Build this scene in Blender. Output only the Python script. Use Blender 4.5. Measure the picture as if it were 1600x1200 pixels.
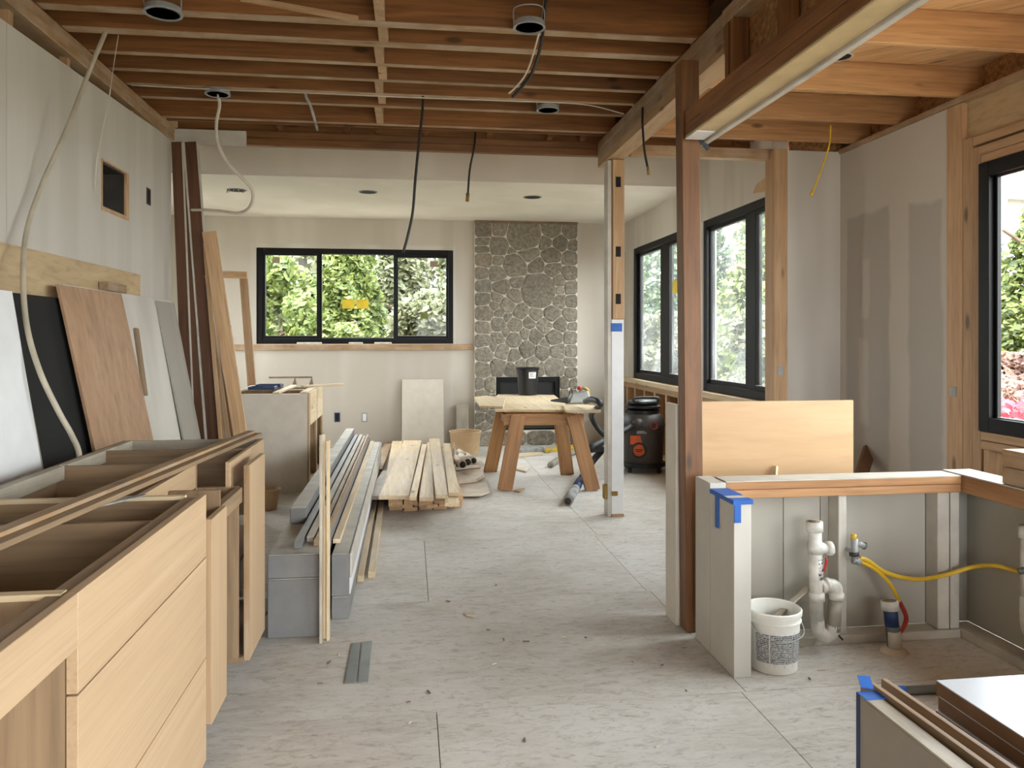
import bpy, bmesh, math, random
from mathutils import Matrix, Vector
random.seed(7)
for o in list(bpy.data.objects): bpy.data.objects.remove(o)
SC = bpy.context.scene
COL = SC.collection

# ------------------------------------------------------------------ camera
F, EYE, HOR = 1200.0, 1.40, 528.0
TH = math.atan(160 / F); CT, ST = math.cos(TH), math.sin(TH)
cam = bpy.data.cameras.new('camera'); camo = bpy.data.objects.new('camera', cam); COL.objects.link(camo)
camo.location = (0, 0, EYE); camo.rotation_euler = (math.pi / 2, 0, -TH)
cam.sensor_width = 36; cam.lens = F / 1600 * 36; cam.shift_y = -(600 - HOR) / 1600; cam.clip_end = 200
SC.camera = camo

# ------------------------------------------------------------------ world, sun, exposure
wd = bpy.data.worlds.new('world'); SC.world = wd; wd.use_nodes = True
nt = wd.node_tree; bg = nt.nodes['Background']
tc = nt.nodes.new('ShaderNodeTexCoord'); mp = nt.nodes.new('ShaderNodeMapping'); mp.inputs['Scale'].default_value = (1.4, 1.4, 4)
nz = nt.nodes.new('ShaderNodeTexNoise'); nz.inputs['Scale'].default_value = 1.6; nz.inputs['Detail'].default_value = 4
cr = nt.nodes.new('ShaderNodeValToRGB')
cr.color_ramp.elements[0].position = .38; cr.color_ramp.elements[0].color = (.82, .90, 1, 1)
cr.color_ramp.elements[1].position = .62; cr.color_ramp.elements[1].color = (1, .985, .965, 1)
nt.links.new(tc.outputs['Generated'], mp.inputs['Vector']); nt.links.new(mp.outputs['Vector'], nz.inputs['Vector'])
nt.links.new(nz.outputs['Fac'], cr.inputs['Fac']); nt.links.new(cr.outputs['Color'], bg.inputs['Color'])
bg.inputs['Strength'].default_value = 4.6
sun = bpy.data.lights.new('sun', 'SUN'); sun.energy = 2.2; sun.angle = math.radians(4); sun.color = (1, .93, .8)
suno = bpy.data.objects.new('sun', sun); COL.objects.link(suno)
suno.rotation_euler = Vector((-.42, -.55, .75)).to_track_quat('Z', 'Y').to_euler()
def portal(name, loc, rot, sx, sy):
    l = bpy.data.lights.new(name, 'AREA'); l.shape = 'RECTANGLE'; l.size = sx; l.size_y = sy; l.cycles.is_portal = True
    o = bpy.data.objects.new(name, l); COL.objects.link(o); o.location = loc; o.rotation_euler = rot
HP = math.pi / 2
portal('portal_back', (-.67, 10.12, 1.93), (-HP, 0, 0), 2.4, 1.2)
portal('portal_bank', (3.02, 7.62, 1.71), (HP, 0, HP), 3.8, 1.7)
portal('portal_kitchen', (3.5, 2.85, 1.64), (HP, 0, HP), 2.6, 1.6)
portal('portal_rear_added', (1.4, -2.62, 1.05), (HP, 0, 0), 2.4, 2.1)  # matches the daylight opening added behind the camera
portal('portal_kitchen_added', (3.5, -.4, 1.64), (HP, 0, HP), 2.6, 1.5)  # matches the added near kitchen window
portal('portal_living_added', (-3.12, 8.7, 1.7), (HP, 0, -HP), 1.0, 1.6)  # matches the window added in the hidden side wall
SC.view_settings.view_transform = 'Standard'; SC.view_settings.look = 'None'
SC.view_settings.gamma = 1; SC.view_settings.use_curve_mapping = False
SC.view_settings.exposure = 1.92
SC.cycles.max_bounces = 12; SC.cycles.diffuse_bounces = 8; SC.cycles.transparent_max_bounces = 16
SC.cycles.sample_clamp_indirect = 8

# ------------------------------------------------------------------ helpers
def at(px, py, Z=None, Y=None, X=None):
    a = (px - 800) / F; b = (HOR - py) / F
    vx, vy = a * CT + ST, -a * ST + CT
    d = (Z - EYE) / b if Z is not None else (Y / vy if Y is not None else X / vx)
    return Vector((d * vx, d * vy, EYE + d * b))
W = {}
I4 = Matrix.Identity(4)
def T(x, y=0, z=0): return Matrix.Translation((x, y, z))
def setw(o, parent, Wm):
    COL.objects.link(o); W[o.name] = Wm
    if parent is not None:
        o.parent = parent; o.matrix_basis = W[parent.name].inverted() @ Wm
    else: o.matrix_basis = Wm
def tag(o, label=None, cat=None, group=None, kind=None):
    if label: o['label'] = label
    if cat: o['category'] = cat
    if group: o['group'] = group
    if kind: o['kind'] = kind
    return o
def empty(name, loc, label=None, cat=None, group=None, kind=None, rz=0):
    o = bpy.data.objects.new(name, None); o.empty_display_size = .1
    setw(o, None, T(*loc) @ Matrix.Rotation(rz, 4, 'Z'))
    return tag(o, label, cat, group, kind)
def mesh(name, v, f, mat, parent=None, Wm=None, smooth=False, bev=0, data=None):
    if data is None:
        if Wm is None:
            xs, ys, zs = zip(*v)
            c = ((min(xs) + max(xs)) / 2, (min(ys) + max(ys)) / 2, min(zs))
            v = [(a - c[0], b - c[1], d - c[2]) for a, b, d in v]; Wm = T(*c)
        me = bpy.data.meshes.new(name); me.from_pydata(v, [], f); me.update()
        if bev:
            bm = bmesh.new(); bm.from_mesh(me)
            bmesh.ops.bevel(bm, geom=list(bm.edges), offset=bev, segments=1, affect='EDGES', clamp_overlap=True)
            bm.to_mesh(me); bm.free()
        if mat: me.materials.append(MAT[mat])
        if smooth: me.shade_smooth()
    else: me = data
    o = bpy.data.objects.new(name, me); setw(o, parent, Wm); return o
BF = [(0, 3, 2, 1), (4, 5, 6, 7), (0, 1, 5, 4), (1, 2, 6, 5), (2, 3, 7, 6), (3, 0, 4, 7)]
def bv(x0, x1, y0, y1, z0, z1):
    return [(x0, y0, z0), (x1, y0, z0), (x1, y1, z0), (x0, y1, z0), (x0, y0, z1), (x1, y0, z1), (x1, y1, z1), (x0, y1, z1)]
def box(name, x0, x1, y0, y1, z0, z1, mat, parent=None, bev=0.0, Wm=None):
    return mesh(name, bv(min(x0, x1), max(x0, x1), min(y0, y1), max(y0, y1), min(z0, z1), max(z0, z1)), BF, mat, parent, Wm, False, bev)
def frame(p0, p1, up=(0, 0, 1)):
    p0, p1 = Vector(p0), Vector(p1); x = (p1 - p0).normalized(); z = Vector(up); z = z - x * z.dot(x)
    if z.length < 1e-4: z = Vector((0, 1, 0)) - x * x.y
    z.normalize(); y = z.cross(x)
    m = Matrix((x, y, z)).transposed().to_4x4(); m.translation = p0
    return m, (p1 - p0).length
def board(name, p0, p1, w, t, mat, parent=None, up=(0, 0, 1), bev=.002):
    """a board along p0-p1: width w across, thickness t along up (centred on the line)"""
    m, L = frame(p0, p1, up)
    return mesh(name, bv(0, L, -w / 2, w / 2, -t / 2, t / 2), BF, mat, parent, m, False, bev)
def smooth_path(pts, n=8):
    P = [Vector(p) for p in pts]; P = [P[0] * 2 - P[1]] + P + [P[-1] * 2 - P[-2]]; out = []
    for i in range(1, len(P) - 2):
        a, b, c, d = P[i - 1:i + 3]
        for k in range(n):
            t = k / n
            out.append(.5 * (2 * b + (c - a) * t + (2 * a - 5 * b + 4 * c - d) * t * t + (3 * b - a - 3 * c + d) * t ** 3))
    out.append(P[-2]); return out
def tube(name, pts, r, mat, parent=None, seg=8, n=8, corrug=0):
    P = smooth_path(pts, n) if n else [Vector(p) for p in pts]
    v, f = [], []; nrm = None
    for i, p in enumerate(P):
        t = (P[min(i + 1, len(P) - 1)] - P[max(i - 1, 0)]).normalized()
        if nrm is None: nrm = t.orthogonal()
        nrm = (nrm - t * nrm.dot(t)).normalized(); b = t.cross(nrm)
        rr = r * (1 - corrug * (i % 2))
        for k in range(seg):
            a = 2 * math.pi * k / seg; v.append(tuple(p + (nrm * math.cos(a) + b * math.sin(a)) * rr))
    for i in range(len(P) - 1):
        for k in range(seg):
            k2 = (k + 1) % seg; f.append((i * seg + k, i * seg + k2, (i + 1) * seg + k2, (i + 1) * seg + k))
    f.append(tuple(range(seg - 1, -1, -1))); e = (len(P) - 1) * seg; f.append(tuple(range(e, e + seg)))
    return mesh(name, v, f, mat, parent, None, True)
def lathe(name, prof, mat, parent=None, Wm=I4, seg=28, smooth=True, closed=False):
    v, f = [], []
    for r, z in prof:
        for k in range(seg):
            a = 2 * math.pi * k / seg; v.append((r * math.cos(a), r * math.sin(a), z))
    n = len(prof)
    for i in range(n if closed else n - 1):
        j = (i + 1) % n
        for k in range(seg):
            k2 = (k + 1) % seg; f.append((i * seg + k, i * seg + k2, j * seg + k2, j * seg + k))
    if not closed:
        if prof[0][0] > 1e-3: f.append(tuple(range(seg - 1, -1, -1)))
        if prof[-1][0] > 1e-3: f.append(tuple((n - 1) * seg + k for k in range(seg)))
    o = mesh(name, v, f, mat, parent, Wm, smooth)
    if smooth:
        md = o.modifiers.new('edge', 'EDGE_SPLIT'); md.split_angle = math.radians(40)
    return o
def prism(name, poly, z0, z1, mat, parent=None, Wm=I4, bev=0):
    n = len(poly); v = [(x, y, z0) for x, y in poly] + [(x, y, z1) for x, y in poly]
    f = [tuple(range(n - 1, -1, -1)), tuple(range(n, 2 * n))] + [(i, (i + 1) % n, n + (i + 1) % n, n + i) for i in range(n)]
    if Wm is I4: return mesh(name, v, f, mat, parent, None, False, bev)
    return mesh(name, v, f, mat, parent, Wm, False, bev)
def clip(poly, nx, ny, c):          # keep nx*x+ny*y <= c
    out = []
    for i in range(len(poly)):
        a, b = poly[i], poly[(i + 1) % len(poly)]
        da, db = nx * a[0] + ny * a[1] - c, nx * b[0] + ny * b[1] - c
        if da <= 0: out.append(a)
        if da * db < 0:
            t = da / (da - db); out.append((a[0] + (b[0] - a[0]) * t, a[1] + (b[1] - a[1]) * t))
    return out

# ------------------------------------------------------------------ materials
MAT = {}
def lin(c):
    return tuple(((x / 255) / 12.92 if x / 255 <= .04045 else ((x / 255 + .055) / 1.055) ** 2.4) for x in c) + (1,)
def newmat(name):
    m = bpy.data.materials.new(name); m.use_nodes = True; MAT[name] = m
    n = m.node_tree.nodes; return m, n, m.node_tree.links, n['Principled BSDF']
def objvec(n, l, scale, rnd=7.0):
    t = n.new('ShaderNodeTexCoord'); oi = n.new('ShaderNodeObjectInfo'); m = n.new('ShaderNodeMapping'); m.inputs['Scale'].default_value = scale
    ml = n.new('ShaderNodeMath'); ml.operation = 'MULTIPLY'; ml.inputs[1].default_value = rnd
    cb = n.new('ShaderNodeCombineXYZ'); l.new(oi.outputs['Random'], ml.inputs[0])
    for k in range(3): l.new(ml.outputs[0], cb.inputs[k])
    l.new(t.outputs['Object'], m.inputs['Vector']); l.new(cb.outputs[0], m.inputs['Location'])
    return m.outputs[0], oi.outputs['Random']
def noise(n, l, vec, scale, detail=4, rough=.55, dist=0):
    z = n.new('ShaderNodeTexNoise'); z.inputs['Scale'].default_value = scale; z.inputs['Detail'].default_value = detail
    z.inputs['Roughness'].default_value = rough; z.inputs['Distortion'].default_value = dist
    if vec is not None: l.new(vec, z.inputs['Vector'])
    return z.outputs['Fac']
def ramp(n, l, fac, stops):
    r = n.new('ShaderNodeValToRGB'); e = r.color_ramp.elements
    while len(e) < len(stops): e.new(.5)
    for k, (p, c) in enumerate(stops): e[k].position = p; e[k].color = c
    l.new(fac, r.inputs['Fac']); return r.outputs['Color']
def mix(n, l, fac, a, b, mode='MIX'):
    m = n.new('ShaderNodeMix'); m.data_type = 'RGBA'; m.blend_type = mode
    for s, x in ((0, fac), (6, a), (7, b)):
        if isinstance(x, (int, float, tuple)): m.inputs[s].default_value = x
        else: l.new(x, m.inputs[s])
    return m.outputs[2]
def bump(n, l, h, b, strength=.2, dist=.01):
    k = n.new('ShaderNodeBump'); k.inputs['Strength'].default_value = strength; k.inputs['Distance'].default_value = dist
    l.new(h, k.inputs['Height']); l.new(k.outputs[0], b.inputs['Normal'])
def maprange(n, l, x, a, b, c=0, d=1):
    m = n.new('ShaderNodeMapRange'); m.interpolation_type = 'SMOOTHSTEP'; l.new(x, m.inputs[0])
    for i, q in zip((1, 2, 3, 4), (a, b, c, d)): m.inputs[i].default_value = q
    return m.outputs[0]
def plain(name, c, rough=.6, metal=0, var=.06, scale=9, bp=0, bscale=60):
    m, n, l, b = newmat(name); b.inputs['Roughness'].default_value = rough; b.inputs['Metallic'].default_value = metal
    v, r = objvec(n, l, (1, 1, 1)); z = noise(n, l, v, scale)
    c = lin(c); lo = tuple(x * (1 - var * 2) for x in c[:3]) + (1,); hi = tuple(min(1, x * (1 + var * 2)) for x in c[:3]) + (1,)
    l.new(ramp(n, l, z, [(.3, lo), (.7, hi)]), b.inputs['Base Color'])
    if bp: bump(n, l, noise(n, l, v, bscale, 3), b, bp)
    return m
def wood(name, c1, c2, axis='x', freq=14, rough=.55, var=.16, knots=True, stretch=.06, bp=.12, dust=0, dustc=(200, 192, 178), dist=1.2, fine=.35):
    """plain-sawn timber: grain runs along the given object axis"""
    m, n, l, b = newmat(name); b.inputs['Roughness'].default_value = rough
    sc = [1, 1, 1]; sc['xyz'.index(axis)] = stretch
    v, r = objvec(n, l, tuple(sc))
    z = noise(n, l, v, freq, 5, .6, dist); z2 = noise(n, l, v, freq * 5, 2, .5)
    col = ramp(n, l, z, [(.3, lin(c1)), (.68, lin(c2))])
    col = mix(n, l, maprange(n, l, z2, .45, .75, 0, fine), col, lin(tuple(x * .72 for x in c1)))
    if knots:
        kv, _ = objvec(n, l, tuple(2.2 if k == axis else 6.0 for k in 'xyz'))
        vo = n.new('ShaderNodeTexVoronoi'); vo.inputs['Scale'].default_value = 1; l.new(kv, vo.inputs['Vector'])
        col = mix(n, l, maprange(n, l, vo.outputs['Distance'], .05, .15, .75, 0), col, lin(tuple(x * .45 for x in c1)))
    if dust:
        vv, _ = objvec(n, l, (1, 1, 1)); d = noise(n, l, vv, 5, 5)
        col = mix(n, l, maprange(n, l, d, .35, .7, 0, dust), col, lin(dustc))
    mm = n.new('ShaderNodeMapRange'); l.new(r, mm.inputs[0]); mm.inputs[3].default_value = 1 - var; mm.inputs[4].default_value = 1 + var
    hv = n.new('ShaderNodeHueSaturation'); l.new(mm.outputs[0], hv.inputs['Value']); l.new(col, hv.inputs['Color'])
    l.new(hv.outputs[0], b.inputs['Base Color']); bump(n, l, z2, b, bp, .004); return m
# timber
wood('underside', (136, 104, 70), (172, 138, 100), 'x', dust=.35, var=.1)  # paler joist bottoms: plaster dust plus light from below put into the colour
wood('joist_window_lit', (166, 120, 78), (200, 154, 106), 'x', rough=.6); wood('captimber', (150, 106, 66), (182, 136, 92), 'x', rough=.55); wood('captimber_y', (150, 106, 66), (182, 136, 92), 'y', rough=.55)  # right-hand joists made paler: light from the near window put into their colour
for ax in 'xyz':
    wood('joist_' + ax, (104, 64, 31), (146, 96, 51), ax, rough=.6)
    wood('stud_' + ax, (170, 134, 96), (194, 160, 122), ax, rough=.6)
    wood('pine_' + ax, (196, 170, 130), (222, 200, 162), ax, rough=.6, dust=.35)
    wood('oak_' + ax, (177, 148, 115), (189, 161, 128), ax, freq=26, rough=.45, knots=False, stretch=.02, var=.03, bp=.05, dist=.3, fine=.2)
    wood('post_' + ax, (98, 62, 30), (134, 88, 46), ax, rough=.5)
    wood('carcass_' + ax, (128, 104, 78), (158, 132, 102), ax, freq=10, knots=False, var=.08)
    wood('oldtimber_' + ax, (134, 104, 72), (170, 138, 100), ax, dust=.25)
    wood('darkboard_' + ax, (72, 43, 24), (100, 63, 37), ax, var=.08)
    wood('greyboard_' + ax, (150, 140, 122), (182, 172, 154), ax, dust=.5, knots=False)
wood('birch_panel', (176, 141, 100), (190, 156, 116), 'x', freq=7, rough=.45, knots=False, var=.03, stretch=.12, dist=.5, fine=.12)
wood('redply', (158, 122, 92), (178, 142, 110), 'z', freq=7, rough=.6, var=.04, knots=False, stretch=.25)
wood('plywood', (176, 150, 112), (198, 173, 134), 'y', freq=7, rough=.6, var=.05, knots=False, stretch=.2)
wood('plywood_edge', (150, 116, 80), (186, 152, 112), 'y', freq=60, rough=.7, knots=False)
wood('sheathing', (192, 146, 98), (216, 174, 126), 'x', freq=9, rough=.65, var=.1, stretch=.15)
wood('trestle', (150, 104, 62), (182, 136, 88), 'x', freq=14, rough=.55, var=.12)
plain('osb', (150, 108, 66), .7, var=.25, scale=35, bp=.3, bscale=50)
plain('mdf_edge', (112, 78, 50), .7, var=.08)
plain('panel_shaded', (152, 145, 134), .55, var=.03)  # standing panel face darkened: its shade is put into the colour
plain('drywall_cut', (120, 100, 80), .8, var=.15)
plain('white_paint', (192, 188, 178), .55, var=.03, scale=4)
plain('white_scuffed', (188, 182, 170), .6, var=.08, scale=6, bp=.1)
plain('white_board', (222, 222, 222), .45, var=.02)
plain('panel_white', (208, 200, 186), .5, var=.03)
plain('cream_paint', (196, 172, 128), .5, var=.08, scale=7)
plain('melamine', (196, 199, 203), .22, var=.01)
plain('grey_primer', (122, 121, 120), .5, var=.05)
plain('grey_primer_dusty', (178, 174, 164), .6, var=.1, scale=7)
plain('black_frame', (7, 7, 8), .5, var=.05).node_tree.nodes['Principled BSDF'].inputs['Specular IOR Level'].default_value = .25
plain('black_plastic', (22, 22, 23), .35, var=.1)
plain('black_rubber', (34, 35, 36), .55, var=.1)
plain('charcoal', (62, 58, 54), .5, var=.12)
plain('black_sheet', (11, 10, 9), .8)
plain('galvanised', (150, 152, 150), .4, .15, var=.12)
plain('steel_plate', (118, 122, 120), .45, .55, var=.1)
plain('brass', (150, 122, 70), .45, .8, var=.1)
plain('pvc', (204, 200, 190), .4, var=.10, scale=18)
plain('pvc_grey', (150, 143, 130), .4, var=.1)
plain('conduit', (178, 168, 148), .45, var=.08)
plain('cable_white', (206, 198, 182), .5)
plain('cable_black', (28, 26, 24), .5)
plain('yellow', (212, 172, 44), .4, var=.06)
plain('red', (170, 48, 40), .4)
plain('orange', (212, 92, 38), .45, var=.1)
plain('blue_tape', (26, 92, 176), .55, var=.08)
plain('navy', (30, 52, 92), .5, var=.1)
plain('dark_strap', (34, 44, 58), .5)
plain('sticker_yellow', (226, 196, 52), .5)
plain('sticker_tan', (150, 132, 112), .6)
plain('cardboard', (196, 166, 128), .7, var=.05)
plain('gypsum', (202, 190, 172), .75, var=.1, scale=5)
plain('mortar', (216, 209, 196), .85, var=.1, scale=14, bp=.4)
plain('firebox', (18, 17, 16), .6, var=.2)
plain('rag', (150, 150, 146), .8, var=.3)
plain('bark', (92, 76, 62), .9, var=.2, bp=.5)
plain('lawn', (150, 144, 128), .9, var=.2, scale=3)
plain('slate', (150, 148, 146), .7, var=.12, scale=12)
plain('house_wall', (188, 184, 176), .7)
plain('bucket_white', (226, 224, 216), .4, var=.04)
plain('pail_label_white', (222, 222, 220), .5)
def drywall(name, base=(188, 182, 172), mud=(204, 199, 190), scale=1.4, soft=(.46, .58)):
    m, n, l, b = newmat(name); b.inputs['Roughness'].default_value = .8
    v, r = objvec(n, l, (1.3, 1.3, .22), 3); z = noise(n, l, v, scale, 2)
    col = ramp(n, l, z, [(soft[0], lin(base)), (soft[1], lin(mud))])
    v2, _ = objvec(n, l, (1, 1, 1)); bump(n, l, noise(n, l, v2, 90, 3), b, .06)
    l.new(col, b.inputs['Base Color']); return m
drywall('drywall'); drywall('drywall_ceiling', (214, 209, 199), (220, 215, 206))
drywall('drywall_knee', (160, 155, 143), (170, 165, 153))
drywall('drywall_back', (186, 178, 166), (196, 189, 178))
def mudded():        # unpainted grey board with broad joint-compound bands whose edges wander (kitchen side wall)
    m, n, l, b = newmat('drywall_mudded'); b.inputs['Roughness'].default_value = .8
    g = n.new('ShaderNodeNewGeometry'); s = n.new('ShaderNodeSeparateXYZ'); l.new(g.outputs['Position'], s.inputs[0])
    zz = noise(n, l, g.outputs['Position'], 2.2, 3)
    def wob(o, amt):
        a = n.new('ShaderNodeMath'); a.operation = 'MULTIPLY_ADD'; l.new(zz, a.inputs[0]); a.inputs[1].default_value = amt; l.new(o, a.inputs[2]); return a.outputs[0]
    y, z = wob(s.outputs['Y'], .10), wob(s.outputs['Z'], .2)
    def mul(a, c):
        k = n.new('ShaderNodeMath'); k.operation = 'MULTIPLY'; l.new(a, k.inputs[0]); l.new(c, k.inputs[1]); return k.outputs[0]
    def rect(y0, y1, z0, z1, s1=.02):
        return mul(mul(maprange(n, l, y, y0 - s1, y0 + s1), maprange(n, l, y, y1 - s1, y1 + s1, 1, 0)), mul(maprange(n, l, z, z0 - s1, z0 + s1), maprange(n, l, z, z1 - s1, z1 + s1, 1, 0)))
    col = lin((194, 187, 176))
    for q in ((5.03, 5.56, -.5, 2.42), (4.5, 4.82, -.5, 2.40)): col = mix(n, l, rect(*q), col, lin((172, 166, 156)))
    for q in ((5.27, 5.36, 1.62, 2.1), (5.27, 5.38, .85, 1.46)): col = mix(n, l, rect(*q), col, lin((186, 179, 168)))
    l.new(col, b.inputs['Base Color'])
mudded()
def leftwall():
    m, n, l, b = newmat('drywall_left'); b.inputs['Roughness'].default_value = .8
    g = n.new('ShaderNodeNewGeometry'); s = n.new('ShaderNodeSeparateXYZ'); l.new(g.outputs['Position'], s.inputs[0])
    mp = n.new('ShaderNodeMapping'); mp.inputs['Scale'].default_value = (1, 2.4, .18); l.new(g.outputs['Position'], mp.inputs[0])
    z = noise(n, l, mp.outputs[0], 1.6, 3, .5)
    col = ramp(n, l, z, [(.40, lin((192, 185, 174))), (.62, lin((202, 196, 186)))])
    l.new(col, b.inputs['Base Color'])
leftwall()
def floormat():
    m, n, l, b = newmat('subfloor'); b.inputs['Roughness'].default_value = .72
    v, r = objvec(n, l, (.3, 1, 1)); z = noise(n, l, v, 9, 6, .65, 2.0)
    v1, _ = objvec(n, l, (1, 1, 1)); z1 = noise(n, l, v1, 1.8, 5, .6); z3 = noise(n, l, v1, 55, 4, .75)
    vg, _ = objvec(n, l, (.42, 1, 1)); z4 = noise(n, l, vg, 38, 5, .75, .8)
    col = ramp(n, l, z, [(.32, lin((180, 173, 162))), (.62, lin((200, 195, 187)))])
    col = mix(n, l, maprange(n, l, z1, .36, .62, 0, .7), col, lin((208, 205, 199)))
    col = mix(n, l, maprange(n, l, z4, .48, .70, 0, .62), col, lin((140, 134, 124)))
    col = mix(n, l, maprange(n, l, z3, .56, .76, 0, .5), col, lin((216, 212, 206)))
    z6 = noise(n, l, vg, 14, 6, .8); col = mix(n, l, maprange(n, l, z6, .58, .72, 0, .6), col, lin((110, 103, 94)))
    l.new(col, b.inputs['Base Color'])
    bump(n, l, z4, b, .1, .008); return m
floormat()
def stonemat():
    m, n, l, b = newmat('stone'); b.inputs['Roughness'].default_value = .85
    v, r = objvec(n, l, (1, 1, 1), 20); z = noise(n, l, v, 26, 6, .7, .6); z2 = noise(n, l, v, 7, 4)
    col = ramp(n, l, z, [(.3, lin((104, 99, 91))), (.5, lin((146, 140, 130))), (.72, lin((190, 184, 173)))])
    tint = ramp(n, l, r, [(0, lin((152, 146, 134))), (.5, lin((190, 183, 170))), (.8, lin((168, 166, 160))), (1, lin((208, 200, 186)))])
    col = mix(n, l, .8, col, tint, 'MULTIPLY')
    hv = n.new('ShaderNodeHueSaturation'); hv.inputs['Value'].default_value = 1.35; l.new(col, hv.inputs['Color'])
    l.new(hv.outputs[0], b.inputs['Base Color']); bump(n, l, z, b, .7, .02)
stonemat()
def glassmat(name, haze=0.0):
    m, n, l, b = newmat(name); n.remove(b); out = n['Material Output']
    tr = n.new('ShaderNodeBsdfTransparent'); tr.inputs[0].default_value = (.95, .97, .96, 1)
    gl = n.new('ShaderNodeBsdfGlossy'); gl.inputs['Roughness'].default_value = .02
    mx = n.new('ShaderNodeMixShader'); mx.inputs[0].default_value = .007; l.new(tr.outputs[0], mx.inputs[1]); l.new(gl.outputs[0], mx.inputs[2])
    if haze:
        tl = n.new('ShaderNodeBsdfTranslucent'); tl.inputs[0].default_value = (.85, .9, .88, 1)
        g = n.new('ShaderNodeTexCoord'); z = noise(n, l, g.outputs['Object'], 1.6, 4)
        m2 = n.new('ShaderNodeMixShader'); l.new(maprange(n, l, z, .3, .75, haze * .4, haze * 1.6), m2.inputs[0])
        l.new(mx.outputs[0], m2.inputs[1]); l.new(tl.outputs[0], m2.inputs[2]); mx = m2
    l.new(mx.outputs[0], out.inputs[0])
glassmat('glass'); glassmat('glass_hazy', .045)
def leafmat(name, cols, tr=.35):
    m, n, l, b = newmat(name); b.inputs['Roughness'].default_value = .55; out = n['Material Output']
    g = n.new('ShaderNodeNewGeometry')
    col = ramp(n, l, g.outputs['Random Per Island'], [(i / (len(cols) - 1), lin(c)) for i, c in enumerate(cols)])
    l.new(col, b.inputs['Base Color']); t = n.new('ShaderNodeBsdfTranslucent'); l.new(col, t.inputs[0])
    mx = n.new('ShaderNodeMixShader'); mx.inputs[0].default_value = tr
    l.new(b.outputs[0], mx.inputs[1]); l.new(t.outputs[0], mx.inputs[2]); l.new(mx.outputs[0], out.inputs[0])
leafmat('leaf_bright', [(58, 74, 34), (96, 108, 52), (126, 134, 72), (76, 92, 46)])
leafmat('leaf_olive', [(68, 74, 52), (98, 102, 74), (122, 122, 92), (82, 86, 62)])
leafmat('leaf_cedar', [(54, 74, 54), (84, 104, 72), (112, 124, 86), (68, 90, 66)])
leafmat('leaf_red', [(110, 70, 64), (140, 100, 90), (150, 124, 106), (118, 92, 78)])
leafmat('petal', [(190, 40, 60), (220, 80, 96), (236, 120, 130)])
def printmat(name, ink, paper, sx, sy, dens=.5):
    """rows of small illegible print on paper"""
    m, n, l, b = newmat(name); b.inputs['Roughness'].default_value = .5
    v, r = objvec(n, l, (sx, sx, sy), 0)
    z = noise(n, l, v, 1, 2, .7)
    s = n.new('ShaderNodeSeparateXYZ'); l.new(v, s.inputs[0]); w = n.new('ShaderNodeMath'); w.operation = 'FRACT'; l.new(s.outputs['Z'], w.inputs[0])
    row = maprange(n, l, w.outputs[0], .3, .4)
    k = n.new('ShaderNodeMath'); k.operation = 'MULTIPLY'; l.new(row, k.inputs[0]); l.new(maprange(n, l, z, dens - .03, dens + .03), k.inputs[1])
    l.new(mix(n, l, k.outputs[0], lin(paper), lin(ink)), b.inputs['Base Color'])
printmat('print_dark', (60, 62, 68), (206, 206, 204), 420, 130, .45)
printmat('print_pvc', (80, 90, 110), (214, 210, 200), 70, 60, .5)

# ================================================================== SETTING
XL, XR, XK, YB = -1.80, 2.83, 3.33, 9.97
JZ = 3.01                                   # underside of the kitchen joists
# ---- floor: plywood sheets with open joints
fl = empty('floor', (0, 3, 0), 'dusty grey plywood subfloor with open seams between sheets', 'floor', kind='structure')
box('subfloor_base', -3.1, 3.5, -2.6, 10.1, -.12, -.014, 'drywall_cut', fl)
ys = [-2.6, -1.99, -.77, .45, 1.67, 2.89, 4.11, 5.33, 6.55, 7.77, 8.99, 10.1]
for i in range(len(ys) - 1):
    xs = [-3.1, -1.12, 1.32, 3.5] if i % 2 else [-3.1, -2.34, .1, 1.30, 3.5]
    for a, b in zip(xs, xs[1:]):
        g = .0016
        box('floor_panel', a + g, b - g, ys[i] + g, ys[i + 1] - g, -.014, random.uniform(-.0012, 0), 'subfloor', fl)
# ---- left wall
wl = empty('wall_left', (XL, 2, 0), 'unpainted grey drywall on the left above the oak cabinets', 'wall', kind='structure')
def wlp(y0, y1, z0, z1a, z1b=None):
    z1b = z1a if z1b is None else z1b
    v = [(XL - .013, y0, z0), (XL, y0, z0), (XL, y1, z0), (XL - .013, y1, z0), (XL - .013, y0, z1a), (XL, y0, z1a), (XL, y1, z1b), (XL - .013, y1, z1b)]
    return mesh('drywall_panel', v, BF, 'drywall_left', wl)
zt = lambda y: 2.82 + (y - 3.7) * .037
wlp(-2.6, 3.728, 0, 2.66, zt(3.728)); wlp(3.732, 4.80, 0, zt(3.73), zt(4.8))
wlp(4.80, 5.24, 0, 2.155); wlp(4.80, 5.24, 2.46, zt(4.8), zt(5.24)); wlp(5.24, 6.10, 0, zt(5.24), 2.915)
box('drywall_end', XL - .013, XL, 6.10, 6.14, 0, 2.915, 'white_scuffed', wl)
box('outer_sheathing', XL - .16, XL - .13, -2.6, 6.14, 0, 3.4, 'osb', wl)
for y in (-2.2, -1.6, -1, -.4, .2, .8, 1.4, 2.0, 2.6, 3.2, 3.8, 4.4, 5.36, 5.9): box('stud', XL - .125, XL - .015, y - .02, y + .02, 0, 2.90, 'stud_z', wl)
for z0, z1 in ((2.902, 2.955), (2.957, 3.008)): box('top_plate', XL - .13, XL + .02, -2.6, 6.16, z0, z1, 'oldtimber_y', wl, .004)
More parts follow.
